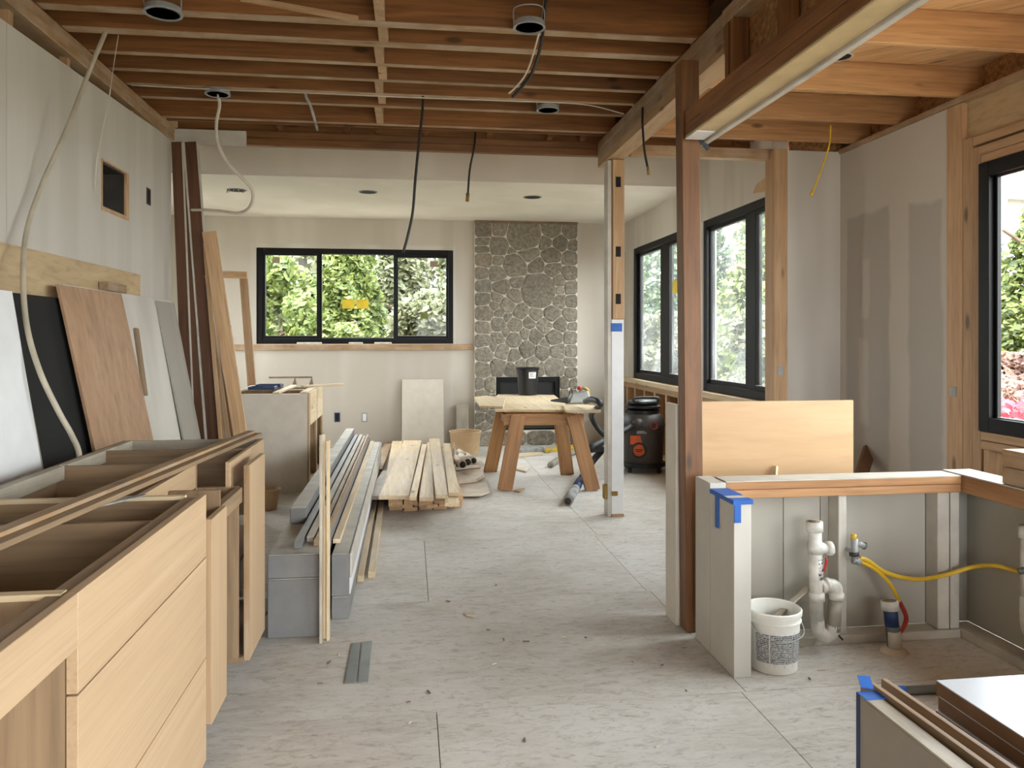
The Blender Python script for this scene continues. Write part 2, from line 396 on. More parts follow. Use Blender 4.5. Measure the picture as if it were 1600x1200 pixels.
# open niche with a timber rim
ni = empty('niche_frame', (XL, 5.02, 2.155), 'small square wood-rimmed hole high in the left drywall', 'niche')
for a in ((4.80, 4.812, 2.155, 2.46), (5.20, 5.24, 2.155, 2.46), (4.812, 5.20, 2.155, 2.18), (4.812, 5.20, 2.448, 2.46)): box('rim', XL - .012, XL + .006, *a, 'stud_z', ni, .002)
for a in ((4.80, 4.803, 2.16, 2.45), (5.19, 5.20, 2.16, 2.45), (4.803, 5.19, 2.155, 2.165), (4.803, 5.19, 2.44, 2.45)): box('recess_side', XL - .125, XL - .012, *a, 'charcoal', ni)  # recess lined dark: the deep shade inside is put into the colour
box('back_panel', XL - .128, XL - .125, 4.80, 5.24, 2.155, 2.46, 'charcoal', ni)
ob = empty('outlet_box', (XL, 5.63, 2.33), 'small open electrical box cut into the left drywall beside the niche', 'outlet')
box('box_body', XL, XL + .004, 5.585, 5.665, 2.325, 2.44, 'charcoal', ob); box('opening', XL + .004, XL + .006, 5.6, 5.65, 2.34, 2.425, 'black_sheet', ob)

# ---- back wall with window_1
wb = empty('wall_back', (0, YB, 0), 'drywall end wall around the wide black window', 'wall', kind='structure')
WX0, WX1, WZ0, WZ1 = -1.905, .560, 1.325, 2.535
for a in ((-3.1, WX0, 0, 3.4), (WX1, 2.97, 0, 3.4), (WX0, WX1, 0, WZ0), (WX0, WX1, WZ1, 3.4)):
    box('drywall_panel', a[0], a[1], YB, YB + .14, a[2], a[3], 'drywall_back', wb)
for a in ((WX0 - .075, WX0, WZ0 - .02, WZ1 + .055), (WX1, WX1 + .06, WZ0 - .02, WZ1 + .055), (WX0, WX1, WZ1, WZ1 + .055)):
    box('corner_bead', a[0], a[1], YB - .006, YB, a[2], a[3], 'drywall', wb)
sl = at(365, 545, Y=YB - .03); sr = at(738, 543, Y=YB - .03)
tag(box('trim_1', sl.x, sr.x, YB - .05, YB, 1.245, 1.318, 'oldtimber_x', None, .003), 'long brown timber sill under the wide back window', 'sill', kind='structure')
def window(name, label, plane, P0, u0, u1, v0, v1, fw, lites, gl='glass', depth=.07, inset=.03):
    """lites: (u0,u1,v0,v1) glass rectangles; the frame fills the rest"""
    c = (u0 + u1) / 2
    w = empty(name, (c, P0, v0) if plane == 'Y' else (P0, c, v0), label, 'window', kind='structure')
    def B(nm, a, b, c, d, w0, w1, mat, par=w, bev=.003):
        if plane == 'Y': return box(nm, a, b, P0 + w0, P0 + w1, c, d, mat, par, bev)
        return box(nm, P0 + w0, P0 + w1, a, b, c, d, mat, par, bev)
    B('frame_side', u0, u0 + fw * .55, v0, v1, inset - .02, inset + depth, 'black_frame'); B('frame_side', u1 - fw * .55, u1, v0, v1, inset - .02, inset + depth, 'black_frame')
    B('frame_head', u0 + fw * .55, u1 - fw * .55, v1 - fw * .55, v1, inset - .02, inset + depth, 'black_frame'); B('frame_sill', u0 + fw * .55, u1 - fw * .55, v0, v0 + fw * .55, inset - .02, inset + depth, 'black_frame')
    L = sorted(lites)
    for i, (a, b, c, d) in enumerate(L):
        lo = u0 + fw * .5 if i == 0 else (L[i - 1][1] + a) / 2; hi = u1 - fw * .5 if i == len(L) - 1 else (b + L[i + 1][0]) / 2
        w0 = inset + (.012 if i % 2 else 0); w1 = inset + depth - .01
        s = B('sash_stile', lo, a, v0 + fw * .5, v1 - fw * .5, w0, w1, 'black_frame'); B('sash_stile', b, hi, v0 + fw * .5, v1 - fw * .5, w0, w1, 'black_frame')
        B('sash_rail', a, b, v0 + fw * .5, c, w0, w1, 'black_frame'); B('sash_rail', a, b, d, v1 - fw * .5, w0, w1, 'black_frame')
        B('glass_pane', a - .004, b + .004, c - .004, d + .004, inset + .03, inset + .036, gl, bev=0)
        B('gasket', a, b, c, c + .006, w0 - .001, inset + .03, 'galvanised', bev=0)
    return w, B
def ux(px, Y): return at(px, 500, Y=Y).x
Yg = YB + .05
l1 = [(ux(415, Yg), ux(495, Yg), at(455, 525, Y=Yg).z, at(455, 399, Y=Yg).z), (ux(503, Yg), ux(615, Yg), at(560, 528, Y=Yg).z, at(560, 398, Y=Yg).z), (ux(622, Yg), ux(697, Yg), at(660, 525, Y=Yg).z, at(660, 403, Y=Yg).z)]
w1, B1 = window('window_1', 'wide black three-light window in the end wall with yellow stickers', 'Y', YB, WX0, WX1, WZ0, WZ1, .12, l1)
def stick(px0, px1, py0, py1, mat):
    a, b = at(px0, py1, Y=YB + .057), at(px1, py0, Y=YB + .057); box('sticker', a.x, b.x, YB + .055, YB + .059, a.z, b.z, mat, w1)
stick(535, 554, 468, 482, 'sticker_yellow'); stick(557, 576, 468, 482, 'sticker_yellow'); stick(426, 437, 402, 411, 'sticker_tan'); stick(467, 480, 404, 414, 'rag'); stick(672, 684, 408, 417, 'sticker_tan'); stick(657, 668, 488, 498, 'leaf_bright')
for a, b, c in ((545, 567, 'pvc'), (585, 612, 'pvc'), (464, 503, 'pvc')):
    p, q = at(a, 540, Y=YB), at(b, 533, Y=YB); box('latch', p.x, q.x, YB - .03, YB + .006, 1.32, 1.345, c, w1, .004)
# ---- living room ceiling, bulkhead
tag(box('ceiling_living', -3.1, 2.97, 7.44, 10.1, 2.92, 2.95, 'drywall_ceiling'), 'flat white drywall ceiling over the fireplace end of the room', 'ceiling', kind='structure')
tag(box('wall_bulkhead', -3.1, 2.83, 7.44, 7.47, 2.95, 3.34, 'drywall_ceiling'), 'grey drywall bulkhead band between the open joists and white ceiling', 'bulkhead', kind='structure')
wll = empty('wall_living_left', (-3.05, 8, 0), 'drywall side wall beyond the dark leaning boards', 'wall', kind='structure')
for a in ((6.14, 8.2, 0, 3.4), (9.2, 10.0, 0, 3.4), (8.2, 9.2, 0, .9), (8.2, 9.2, 2.5, 3.4)): box('drywall_panel', -3.1, -3.0, *a, 'drywall', wll)
tag(box('wall_living_return', -3.1, XL - .13, 6.10, 6.14, 0, 3.4, 'drywall'), 'short drywall return behind the dark leaning boards', 'wall', kind='structure')
# ---- right wall with the window bank
wr = empty('wall_right', (XR, 7.7, 0), 'drywall and stud wall holding the row of tall black windows', 'wall', kind='structure')
for y0, y1, z0, z1 in ((5.74, YB, 2.535, 3.4), (9.52, YB, .83, 2.535), (7.17, 7.30, .89, 2.535)):
    box('drywall_panel', XR, XR + .14, y0, y1, z0, z1, 'drywall', wr)
box('sheathing_panel', XR + .11, XR + .14, 5.74, YB, 0, .83, 'osb', wr)
for y in (5.85, 6.25, 6.65, 7.05, 7.45, 7.85, 8.25, 8.65, 9.05, 9.45, 9.80): box('stud', XR, XR + .105, y - .03, y + .03, .04, .76, 'stud_z', wr, .002)
box('stud_plate', XR, XR + .105, 5.74, YB, 0, .04, 'stud_y', wr); box('stud_plate', XR, XR + .105, 5.74, YB, .76, .83, 'stud_y', wr, .002)
tag(box('trim_2', XR - .06, XR + .10, 5.74, YB - .005, .832, .888, 'pine_y', None, .003), 'pale pine sill board under the row of tall windows', 'sill', kind='structure')
def uy(px, X): return at(px, 500, X=X).y
Xg = XR + .05
w2, B2 = window('window_2', 'farther tall black two-light window next to the fireplace corner', 'X', XR, 7.30, 9.52, .892, 2.535, .13,
    [(7.42, uy(1048, Xg), 1.0, 2.43), (uy(1033, Xg), uy(1001, Xg), 1.0, 2.43)], 'glass_hazy')
w3, B3 = window('window_3', 'nearer tall black two-light window right of the brown timber post', 'X', XR, 5.74, 7.17, .892, 2.535, .13,
    [(5.82, uy(1184, Xg), 1.0, 2.43), (uy(1166, Xg), uy(1111, Xg), 1.0, 2.43)], 'glass_hazy')
prism('torn_drywall', [(5.76, 2.565), (6.06, 2.60), (6.0, 2.66), (5.80, 2.69), (5.745, 2.64)], 0, .004, 'cardboard', wr, Matrix(((0, 0, -1, XR), (1, 0, 0, 0), (0, 1, 0, 0), (0, 0, 0, 1))))
p = at(1058, 448, X=Xg); B2('sticker', p.y - .09, p.y + .09, p.z - .07, p.z + .07, .028, .03, 'sticker_yellow')
for z in (1.30, 1.62, 1.93, 2.2): B3('clip', 5.745, 5.79, z, z + .09, -.005, .012, 'black_frame')
# ---- kitchen end return + timber stud
tag(box('wall_return', 2.89, XK + .12, 5.60, 5.72, 0, 2.85, 'drywall'), 'narrow drywall return between window studs and kitchen corner', 'wall', kind='structure')
st = tag(box('corner_stud', 2.775, 2.885, 5.58, 5.735, .0, 2.85, 'stud_z', None, .003), 'pale timber stud standing at the near end of the tall windows', 'stud')
stp = at(1219, 579, Y=5.578); box('socket_box', stp.x - .02, stp.x + .02, 5.572, 5.58, stp.z - .035, stp.z + .035, 'galvanised', st)
# ---- kitchen right wall with window_4
wk = empty('wall_kitchen', (XK, 3, 0), 'patchy mudded drywall wall on the right beside the near window', 'wall', kind='structure')
box('drywall_panel', XK, XK + .013, 4.40, 5.60, 0, 2.83, 'drywall_mudded', wk)
box('outer_sheathing', XK + .12, XK + .14, -2.6, 5.72, 0, .75, 'osb', wk); box('outer_sheathing', XK + .12, XK + .14, 4.20, 5.72, .75, 3.4, 'osb', wk)
box('outer_sheathing', XK + .12, XK + .14, -2.6, 4.20, 2.42, 3.4, 'osb', wk)
for a in ((-2.6, -1.75, .75, 2.42), (.95, 1.55, .75, 2.42)): box('outer_sheathing', XK + .12, XK + .14, *a, 'osb', wk)
for a in ((-2.6, -1.75, 0, 2.83), (.95, 1.45, 0, 2.83), (-1.75, .95, 0, .86), (-1.75, .95, 2.42, 2.83)): box('drywall_panel', XK, XK + .013, *a, 'drywall', wk)
box('plywood_panel', XK + .03, XK + .045, 1.45, 4.26, 2.60, 2.83, 'plywood', wk)
for y0, y1, z1 in ((4.262, 4.398, 2.83), (4.18, 4.258, 2.60), (4.115, 4.178, 2.52), (1.45, 1.545, 2.83)): box('stud', XK - .004, XK + .115, y0, y1, 0, z1, 'stud_z', wk, .003)
for y in (1.2, .98, -1.78, -2.1): box('stud', XK + .015, XK + .115, y - .02, y + .02, 0, 2.83, 'stud_z', wk)
for z0, z1 in ((2.425, 2.475), (2.478, 2.53), (2.545, 2.595)): box('header', XK - .002, XK + .115, 1.55, 4.112 if z1 < 2.53 else 4.176, z0, z1, 'stud_y', wk, .003)
for z0, z1 in ((.802, .852), (.748, .798)): box('sill_plate', XK - .004, XK + .115, 1.55, 4.112, z0, z1, 'stud_y', wk, .003)
for y in (4.07, 3.6, 3.15, 2.7, 2.25, 1.8): box('cripple_stud', XK, XK + .115, y - .02, y + .02, 0, .746, 'stud_z', wk)
box('top_plate', XK - .012, XK + .125, -2.6, 5.72, 2.832, 2.868, 'oldtimber_y', wk)
sk = at(1490, 612, X=XK - .004); box('socket_box', XK - .012, XK - .004, sk.y - .025, sk.y + .025, sk.z - .03, sk.z + .03, 'galvanised', wk)
w4, B4 = window('window_4', 'large black-framed window at the right edge of the picture', 'X', XK, 1.56, 4.110, .855, 2.42, .15, [(1.70, 2.78, .94, 2.325), (2.86, 4.0, .94, 2.325)], depth=.05, inset=.0)
w5, B5 = window('added_window_5', 'black-framed kitchen window added out of view for more daylight', 'X', XK, -1.75, .95, .862, 2.42, .15, [(-1.62, -.45, .95, 2.32), (-.37, .82, .95, 2.32)], depth=.05, inset=.02)  # unseen window added to bring more daylight into the kitchen
w6, B6 = window('added_window_6', 'black-framed window added in the hidden side wall for more daylight', 'X', -3.08, 8.2, 9.2, .9, 2.5, .15, [(8.30, 9.10, 1.0, 2.4)], depth=.05, inset=.02)  # added out of view to brighten the living end
# ---- wall behind the camera, with an unseen opening added to let daylight in
wf = empty('wall_front', (.7, -2.6, 0), 'drywall wall behind the viewer with an opening added for daylight', 'wall', kind='structure')
for a in ((-1.96, .2, 0, 3.0), (2.6, 3.47, 0, 3.0), (.2, 2.6, 2.1, 3.0)): box('drywall_panel', a[0], a[1], -2.72, -2.6, a[2], a[3] + (.4 if a[3] == 3 else 0), 'drywall', wf)

tag(box('wall_upper_return', 2.97, XK + .14, 5.66, 5.72, 2.85, 3.4, 'osb'), 'chipboard above the kitchen corner at the open joists', 'wall', kind='structure')
tag(box('roof', -3.3, 3.75, -2.95, 10.35, 3.40, 3.5, 'plywood'), 'plywood roof deck above the open joists', 'roof', kind='structure')
# ---- open ceiling: joists, blocking, sheathing
ce = empty('ceiling', (0, 3, JZ), 'open brown timber joists and board sheathing overhead', 'ceiling', kind='structure')
jl = [(5.906, .045), (5.444, .045), (5.17, .04), (4.897, .042), (4.619, .045), (4.312, .075), (4.035, .07)]
y = 4.035 - .58
while y > -2.5: jl.append((y, .045)); y -= .29
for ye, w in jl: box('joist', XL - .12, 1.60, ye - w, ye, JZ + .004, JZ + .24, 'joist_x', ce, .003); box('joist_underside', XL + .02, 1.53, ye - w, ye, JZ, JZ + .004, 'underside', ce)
for k in range(len(jl) - 1):
    if k < 9:
        x = -.245 + .012 * k + (.02 if k % 2 else 0)
        z0 = JZ + (.0 if k != 1 else .012)
        box('blocking', x, x + .05, jl[k + 1][0] + .001, jl[k][0] - jl[k][1] - .001, z0, z0 + .19, 'stud_z', ce, .002)
box('plate_beam', XL + .02, 1.60, 6.175, 6.235, 2.898, 2.955, 'post_x', ce, .003); box('plate_beam', XL + .02, 1.60, 6.175, 6.235, 2.957, 3.01, 'post_x', ce, .003)
box('rim_board', XL + .02, 1.60, 6.24, 6.27, 3.0, 3.34, 'joist_x', ce)  # dark board added to hide the lit lid behind it
box('plate_beam', 1.67, 2.83, 5.66, 5.735, 2.79, 2.870, 'oldtimber_x', ce, .003)
box('painted_strip', XL + .02, at(385, 230, Y=6.17).x, 6.160, 6.174, 2.885, 3.0, 'white_scuffed', ce)
for px in (442, 545, 592, 664, 762, 855, 905, 1065, 1140, 1210, 1265): x = at(px, 208, Y=6.25).x; box('rafter_end', x - .02, x + .02, 6.08, 6.174, 3.012, 3.25, 'joist_z', ce)
box('ceiling_lid', -3.1, 3.47, 6.0, 7.47, 3.34, 3.37, 'plywood', ce)
box('rim_board', XL, 3.46, 6.02, 6.06, 3.03, 3.25, 'joist_x', ce)
n = 17
for k in range(n): x0 = -1.98 + k * .22; box('sheathing_plank', x0 + .002, min(x0 + .218, 1.66), -2.72, 6.3, JZ + .241, JZ + .262, 'joist_y', ce)
board('diagonal_brace', at(375, -3, Y=3.93), at(560, 30, Y=3.945), .03, .025, 'stud_x', ce)
RJ = [(5.60, 1.0), (5.02, 1.0), (4.36, 1.0), (3.62, 1.0)]
RZ = 2.872
ry = [at(1280, 223, Z=RZ).y, at(1320, 192, Z=RZ).y, at(1410, 150, Z=RZ).y, at(1460, 76, Z=RZ).y]
y = ry[-1] - .62
while y > -2.5: ry.append(y); y -= .62
for ye in ry: box('joist', 1.67, XK + .13, ye - .042, ye, RZ, RZ + .18, 'joist_window_lit', ce, .003)
box('rim_board', 1.64, XK + .13, 6.12, 6.16, RZ + .03, RZ + .18, 'joist_x', ce)
s2 = math.sqrt(.5); rect = [(1.60, -2.7), (3.47, -2.7), (3.47, 6.18), (1.60, 6.18)]
d = -2.0
while d < 6.2:                                # diagonal sheathing boards
    pl = clip(clip(rect, s2, s2, d + .184), -s2, -s2, -d - .004)
    if len(pl) > 2:
        R45 = Matrix.Rotation(-math.pi / 4, 4, 'Z'); c = Vector((sum(q[0] for q in pl) / len(pl), sum(q[1] for q in pl) / len(pl), 0))
        loc = [((q[0] - c.x) * s2 - (q[1] - c.y) * s2, (q[0] - c.x) * s2 + (q[1] - c.y) * s2) for q in pl]
        prism('sheathing_plank', loc, 0, .02, 'sheathing', ce, T(c.x, c.y, RZ + .181) @ R45)
    d += .188

# ---- dividing line: posts, beam, header, cripple framing
bm_ = empty('built_up_beam', (1.6, 5.1, 2.8), 'laminated brown timber beam running from the notched white post', 'beam')
for i, (z0, z1) in enumerate(((2.80, 2.868), (2.870, 2.938), (2.940, 3.008))): box('lamination', 1.535, 1.668, 3.62, 6.17, z0, z1, 'oldtimber_y' if i else 'stud_y', bm_, .003)
pk = empty('post_notched', (1.6, 5.9, 0), 'white-painted post with raw notched timber above and blue tape', 'post')
box('timber_core', 1.572, 1.668, 5.862, 5.96, 1.42, 2.80, 'stud_z', pk, .003)
box('painted_casing', 1.545, 1.668, 5.86, 5.965, .06, 1.55, 'white_paint', pk, .003) if False else None
box('painted_front', 1.566, 1.664, 5.852, 5.866, .02, 1.545, 'white_board', pk, .002)
box('raw_core', 1.575, 1.66, 5.867, 5.955, 0, 1.41, 'stud_z', pk)
box('drywall_edge', 1.535, 1.566, 5.856, 5.965, 0, 2.79, 'white_scuffed', pk, .002)
box('front_timber', 1.576, 1.668, 5.846, 5.861, 1.548, 2.795, 'stud_z', pk, .002)
for z in (2.62, 2.075, 1.705): box('notch', 1.598, 1.638, 5.842, 5.847, z - .04, z + .04, 'black_sheet', pk)
box('blue_tape', 1.562, 1.650, 5.848, 5.852, 1.45, 1.515, 'blue_tape', pk)
box('hinge', 1.503, 1.535, 5.848, 5.90, .14, .255, 'brass', pk, .006); box('hinge_leaf', 1.566, 1.615, 5.842, 5.852, .165, .20, 'brass', pk, .004)
box('split_foot', 1.568, 1.664, 5.846, 5.866, 0, .02, 'redply', pk)
po = tag(board('timber_post', (1.347, 3.545, 0), (1.320, 3.545, 2.72), .088, .088, 'post_x', None, up=(0, 1, 0), bev=.003), 'tall bare brown timber post by the taped half wall', 'post')
hd = empty('header_beam', (1.35, 1, 2.34), 'long header with worn cream-painted underside meeting the brown post', 'beam')
for z0, z1 in ((2.352, 2.40), (2.402, 2.47)): box('timber_ply', 1.285, 1.33, -2.6, 3.47, z0, z1, 'joist_y', hd, .003)
box('timber_ply', 1.331, 1.405, -2.6, 3.47, 2.352, 2.47, 'oldtimber_y', hd, .003)
box('painted_soffit', 1.285, 1.385, -2.6, 3.47, 2.338, 2.351, 'cream_paint', hd, .003)
box('edge_strip', 1.386, 1.415, -2.6, 3.56, 2.325, 2.351, 'white_scuffed', hd, .003)
box('plaster_patch', 1.283, 1.375, 3.33, 3.472, 2.334, 2.3378, 'white_board', hd)
tag(board('strap_strip', at(1080, 196, Y=3.494) , at(1107, 234, Y=3.494), .022, .006, 'dark_strap', None, up=(0, 1, 0)), 'dark blue strap stuck across the top of the brown post', 'strap')
cw = empty('cripple_wall', (1.5, 2, 2.47), 'dark stud framing with chipboard between header and ceiling plate', 'wall', kind='structure')
box('top_plate', 1.525, 1.66, -2.6, 3.61, 2.93, 3.008, 'oldtimber_y', cw, .003)
box('chipboard', 1.61, 1.625, -2.6, 3.60, 2.49, 2.93, 'osb', cw)
for y in (3.56, 3.50, 3.02, 2.5, 1.9, 1.3, .7, .1, -.5, -1.1, -1.7, -2.3): box('cripple_stud', 1.525, 1.605, y - .02, y + .02, 2.49, 2.93, 'joist_z', cw, .002)

# ---- wing panel, half wall, end column
wp = empty('wing_panel', (1.3, 3.67, 0), 'tall white end panel standing behind the brown post', 'panel')
box('face_panel', 1.283, 1.303, 3.60, 3.745, 0, 1.075, 'panel_white', wp, .001); box('edge_trim', 1.305, 1.33, 3.595, 3.61, .0, 1.06, 'white_paint', wp, .001)
tag(box('birch_sheet', 1.47, 2.298, 3.74, 3.758, 0, 1.075, 'birch_panel', None, .0015), 'smooth honey-coloured plywood sheet standing behind the half wall', 'plywood')
tag(board('wood_stake', (at(1207, 745, Y=3.68).x - .06, 3.66, 0), at(1212, 728, Y=3.72), .02, .02, 'pine_x'), 'small pale stake in front of the honey-coloured plywood sheet', 'stick')
tag(board('short_board', at(1345, 745, Y=5.0), at(1358, 703, Y=5.25), .09, .03, 'mdf_edge', None, up=(0, -1, .3)), 'short brown board leaning on the mudded wall behind half wall', 'board')
kn = empty('half_wall', (2, 3.3, 0), 'low open-framed half wall with timber cap around the sink plumbing', 'half wall')
box('cap_plate', 1.40, 2.548, 3.27, 3.40, .72, .754, 'captimber', kn, .002); box('cap_top', 1.40, 2.548, 3.27, 3.40, .7545, .759, 'white_scuffed', kn); box('cap_plate', 1.40, 2.548, 3.272, 3.398, .68, .718, 'captimber', kn, .002)
px = [1.40, 1.722, 1.905, 2.44, 2.66]
for a, b in zip(px, px[1:]): box('wall_board', a + .002, b - .002, 3.372, 3.385, .04, .679, 'drywall_knee', kn)
box('sole_plate', 1.40, 2.55, 3.275, 3.371, 0, .04, 'white_scuffed', kn, .003)
for x0, x1 in ((1.905, 1.985), (2.44, 2.50), (2.505, 2.55)): box('stud', x0 + .04 if x0 < 2 else x0, x1, 3.285, 3.371, .041, .679, 'white_scuffed', kn, .003)
box('cap_plate', 2.55, 2.69, -.5, 3.398, .68, .758, 'captimber_y', kn, .003)
box('wall_board', 2.66, 2.675, -.5, 3.38, .04, .679, 'drywall_knee', kn); box('sole_plate', 2.555, 2.658, -.5, 3.37, 0, .04, 'white_scuffed', kn, .003)
for y in (2.8, 2.2, 1.6, 1.0, .4): box('stud', 2.56, 2.658, y - .02, y + .02, .041, .679, 'white_scuffed', kn)
box('cap_top', 2.549, 2.695, -.5, 3.40, .759, .765, 'white_scuffed', kn)
ec = empty('end_column', (1.36, 3.2, 0), 'white boxed end column with blue painter tape on its top', 'column')
box('column_body', 1.322, 1.397, 3.01, 3.262, 0, .722, 'white_paint', ec, .002); box('column_back', 1.322, 1.397, 3.264, 3.44, 0, .755, 'white_paint', ec, .002)
box('cap_strip', 1.318, 1.40, 3.005, 3.262, .724, .732, 'white_scuffed', ec)
for a in ((1.316, 1.402, 3.10, 3.25, .7325, .734), (1.316, 1.402, 3.003, 3.05, .7325, .734), (1.322, 1.35, 3.003, 3.0085, .64, .732), (1.3145, 1.3205, 3.16, 3.19, .58, .732), (1.316, 1.402, 3.002, 3.006, .715, .732), (1.3145, 1.319, 3.01, 3.25, .715, .732)): box('tape_strip', *a, 'blue_tape', ec)
bl = empty('stacked_offcuts', (2.7, 2.9, .766), 'two timber offcuts stacked on the right half wall cap', 'timber')
for i in range(2): box('offcut', 2.558, 2.68, 2.45 + .04 * i, 3.035, .767 + .076 * i, .767 + .076 * i + .073, 'oldtimber_y', bl, .003)

# ================================================================== FIREPLACE
FY = 9.895
ch = empty('stone_fireplace', (1.51, FY, 0), 'grey fieldstone chimney breast with black firebox beside the window', 'fireplace')
cl, crx, ctop = at(742, 400, Y=FY - .03).x, at(903, 400, Y=FY - .03).x, 2.918
fo = (at(775, 600, Y=FY).x, at(875, 600, Y=FY).x, at(800, 673, Y=FY).z, at(800, 589, Y=FY).z)
for a in ((cl, fo[0], 0, ctop), (fo[1], crx, 0, ctop), (fo[0], fo[1], 0, fo[2]), (fo[0], fo[1], fo[3], ctop)): box('mortar_core', a[0], a[1], FY, YB - .002, a[2], a[3], 'mortar', ch)
fb = box('firebox', fo[0], fo[1], YB - .012, YB - .003, fo[2], fo[3], 'firebox', ch)
m_ = (fo[2] + fo[3]) / 2
box('firebox_frame', fo[0], fo[1], FY + .02, FY + .04, fo[3] - .06, fo[3], 'black_frame', fb); box('firebox_frame', fo[0], fo[0] + .06, FY + .02, FY + .04, fo[2], fo[3] - .06, 'black_frame', fb)
box('firebox_frame', fo[1] - .06, fo[1], FY + .02, FY + .04, fo[2], fo[3] - .06, 'black_frame', fb)
for k in range(4): box('grate_bar', fo[0] + .06, fo[1] - .06, FY + .025, FY + .04, fo[2] + .03 + .05 * k, fo[2] + .045 + .05 * k, 'charcoal', fb)
Z1 = [(140,170,85),(145,285,60),(145,355,55),(150,460,75),(130,585,70),(145,705,75),(140,820,75),(160,960,85),(150,1090,75),(310,170,75),(300,325,90),(530,220,165),(410,370,35),(570,390,95),
 (790,170,90),(970,185,80),(730,290,65),(870,295,75),(995,325,55),(790,420,85),(970,445,75),(650,510,75),(800,540,75),(965,580,80),(300,470,55),(440,510,115),(290,590,85),(460,660,60),(668,745,165),(860,655,60),(860,740,45),(985,715,75),
 (320,700,80),(440,795,65),(280,805,50),(865,840,60),(990,850,75),(380,880,70),(250,890,45),(500,950,70),(300,960,45),(640,970,65),(795,970,75),(980,970,80),(290,1060,70),(380,1000,40),(450,1060,70),(580,1040,60),(725,1075,75),(870,1060,70),(995,1075,55)]
Z2 = [(130,170,65),(265,150,50),(325,110,35),(400,170,65),(490,115,42),(585,135,60),(740,145,70),(890,150,60),(660,195,32),(150,290,65),(225,235,30),(300,270,60),(405,300,55),(505,250,68),(640,275,55),(770,265,60),(895,265,60),(135,420,60),(260,400,65),(380,430,60),(440,370,35),(560,365,40),(740,410,85),(890,360,50),(890,440,50),(625,420,40),(105,550,45),(195,555,50),(825,540,42),(915,540,42),
 (130,650,60),(205,700,45),(120,740,55),(110,830,55),(200,830,50),(150,910,50),(830,640,45),(905,640,45),(830,740,45),(910,760,50),(840,850,45),(915,880,50)]
seeds = []
for x, y, r in Z1: seeds.append((730 + x / 6, 330 + y / 6, r / 6))
for x, y, r in Z2: seeds.append((730 + x / 5.4545, 500 + y / 5.4545, r / 5.4545))
for x, y, r in ((765, 687, 16), (800, 688, 22), (845, 688, 22), (885, 687, 18)): seeds.append((x, y, r))
S3 = []
for px, py, r in seeds: q = at(px, py, Y=FY); S3.append((q.x, q.z, r * 10 / F))
rng = random.Random(3)
for i, (x, z, r) in enumerate(S3):
    pl = [(cl + .003, 0.0), (crx - .003, 0.0), (crx - .003, ctop), (cl + .003, ctop)]
    for j, (x2, z2, r2) in enumerate(S3):
        if i == j: continue
        dx, dz = x2 - x, z2 - z; L = math.hypot(dx, dz)
        if L > .9: continue
        c = (x2 * x2 + z2 * z2 - x * x - z * z - r2 * r2 + r * r) / (2 * L)
        pl = clip(pl, dx / L, dz / L, c - .0042)
        if len(pl) < 3: break
    if len(pl) < 3: continue
    if z < fo[2]: pl = clip(pl, 0, 1, fo[2] - .004)
    elif z > fo[3]: pl = clip(pl, 0, -1, -fo[3] - .004) if fo[0] - .1 < x < fo[1] + .1 else pl
    if fo[2] < z < fo[3]: pl = clip(pl, 1, 0, fo[0] - .004) if x < 1.5 else clip(pl, -1, 0, -fo[1] - .004)
    if len(pl) < 3: continue
    for _ in range(2 if min(abs(x - cl), abs(crx - x)) > .2 else 1):   # round the corners
        q = []
        for k in range(len(pl)):
            a, b = pl[k], pl[(k + 1) % len(pl)]
            q += [(a[0] * .84 + b[0] * .16, a[1] * .84 + b[1] * .16), (a[0] * .16 + b[0] * .84, a[1] * .16 + b[1] * .84)]
        pl = q
    n = len(pl); cxx = sum(a for a, b in pl) / n; czz = sum(b for a, b in pl) / n; h = rng.uniform(.011, .02)
    v = [(a, FY + .004, b) for a, b in pl] + [(a, FY - h * .6, b) for a, b in pl]
    v += [(cxx + (a - cxx) * .86, FY - h + rng.uniform(-.004, .004), czz + (b - czz) * .86) for a, b in pl] + [(cxx, FY - h - .005, czz)]
    f = []
    for k in range(n):
        k2 = (k + 1) % n; f += [(k, k2, n + k2, n + k), (n + k, n + k2, 2 * n + k2, 2 * n + k), (2 * n + k, 2 * n + k2, 3 * n)]
    mesh('stone', v, f, 'stone', ch)
box('top_flashing', cl, crx, FY - .02, FY, 2.885, 2.918, 'drywall_cut', ch)

# ================================================================== LEFT CABINETS
XF, XBK, CT_ = -.645, -1.36, .90
dc = empty('drawer_cabinet', (-1, 2.09, 0), 'oak three-drawer base cabinet without worktop in the near left corner', 'cabinet')
box('side_panel', XBK, XF - .024, 1.606, 1.626, .0, CT_ - .012, 'carcass_z', dc); box('side_panel', XBK, XF - .024, 2.548, 2.566, .0, CT_ - .012, 'carcass_x', dc)
box('edge_band', XBK, XF - .03, 1.604, 1.630, CT_ - .012, CT_, 'pine_x', dc); box('edge_band', XBK, XF - .06, 2.543, 2.568, CT_ - .012, CT_, 'pine_x', dc)
box('back_panel', XBK - .02, XBK, .3, 2.566, 0, CT_, 'carcass_y', dc); box('divider', XBK, XF - .06, 2.235, 2.253, .70, CT_ - .008, 'carcass_x', dc)
box('divider', XBK, XF - .06, 1.95, 1.966, .2, .78, 'carcass_x', dc)
box('bottom_panel', XBK, XF - .03, 1.627, 2.547, .08, .10, 'carcass_y', dc); box('drawer_bottom', XBK, XF - .05, 1.627, 2.547, .52, .535, 'carcass_y', dc)
for z0, z1 in ((.701, CT_), (.380, .697), (.05, .376)): box('drawer_front', XF - .022, XF, 1.606, 2.566, z0, z1, 'oak_y', dc, .0012)
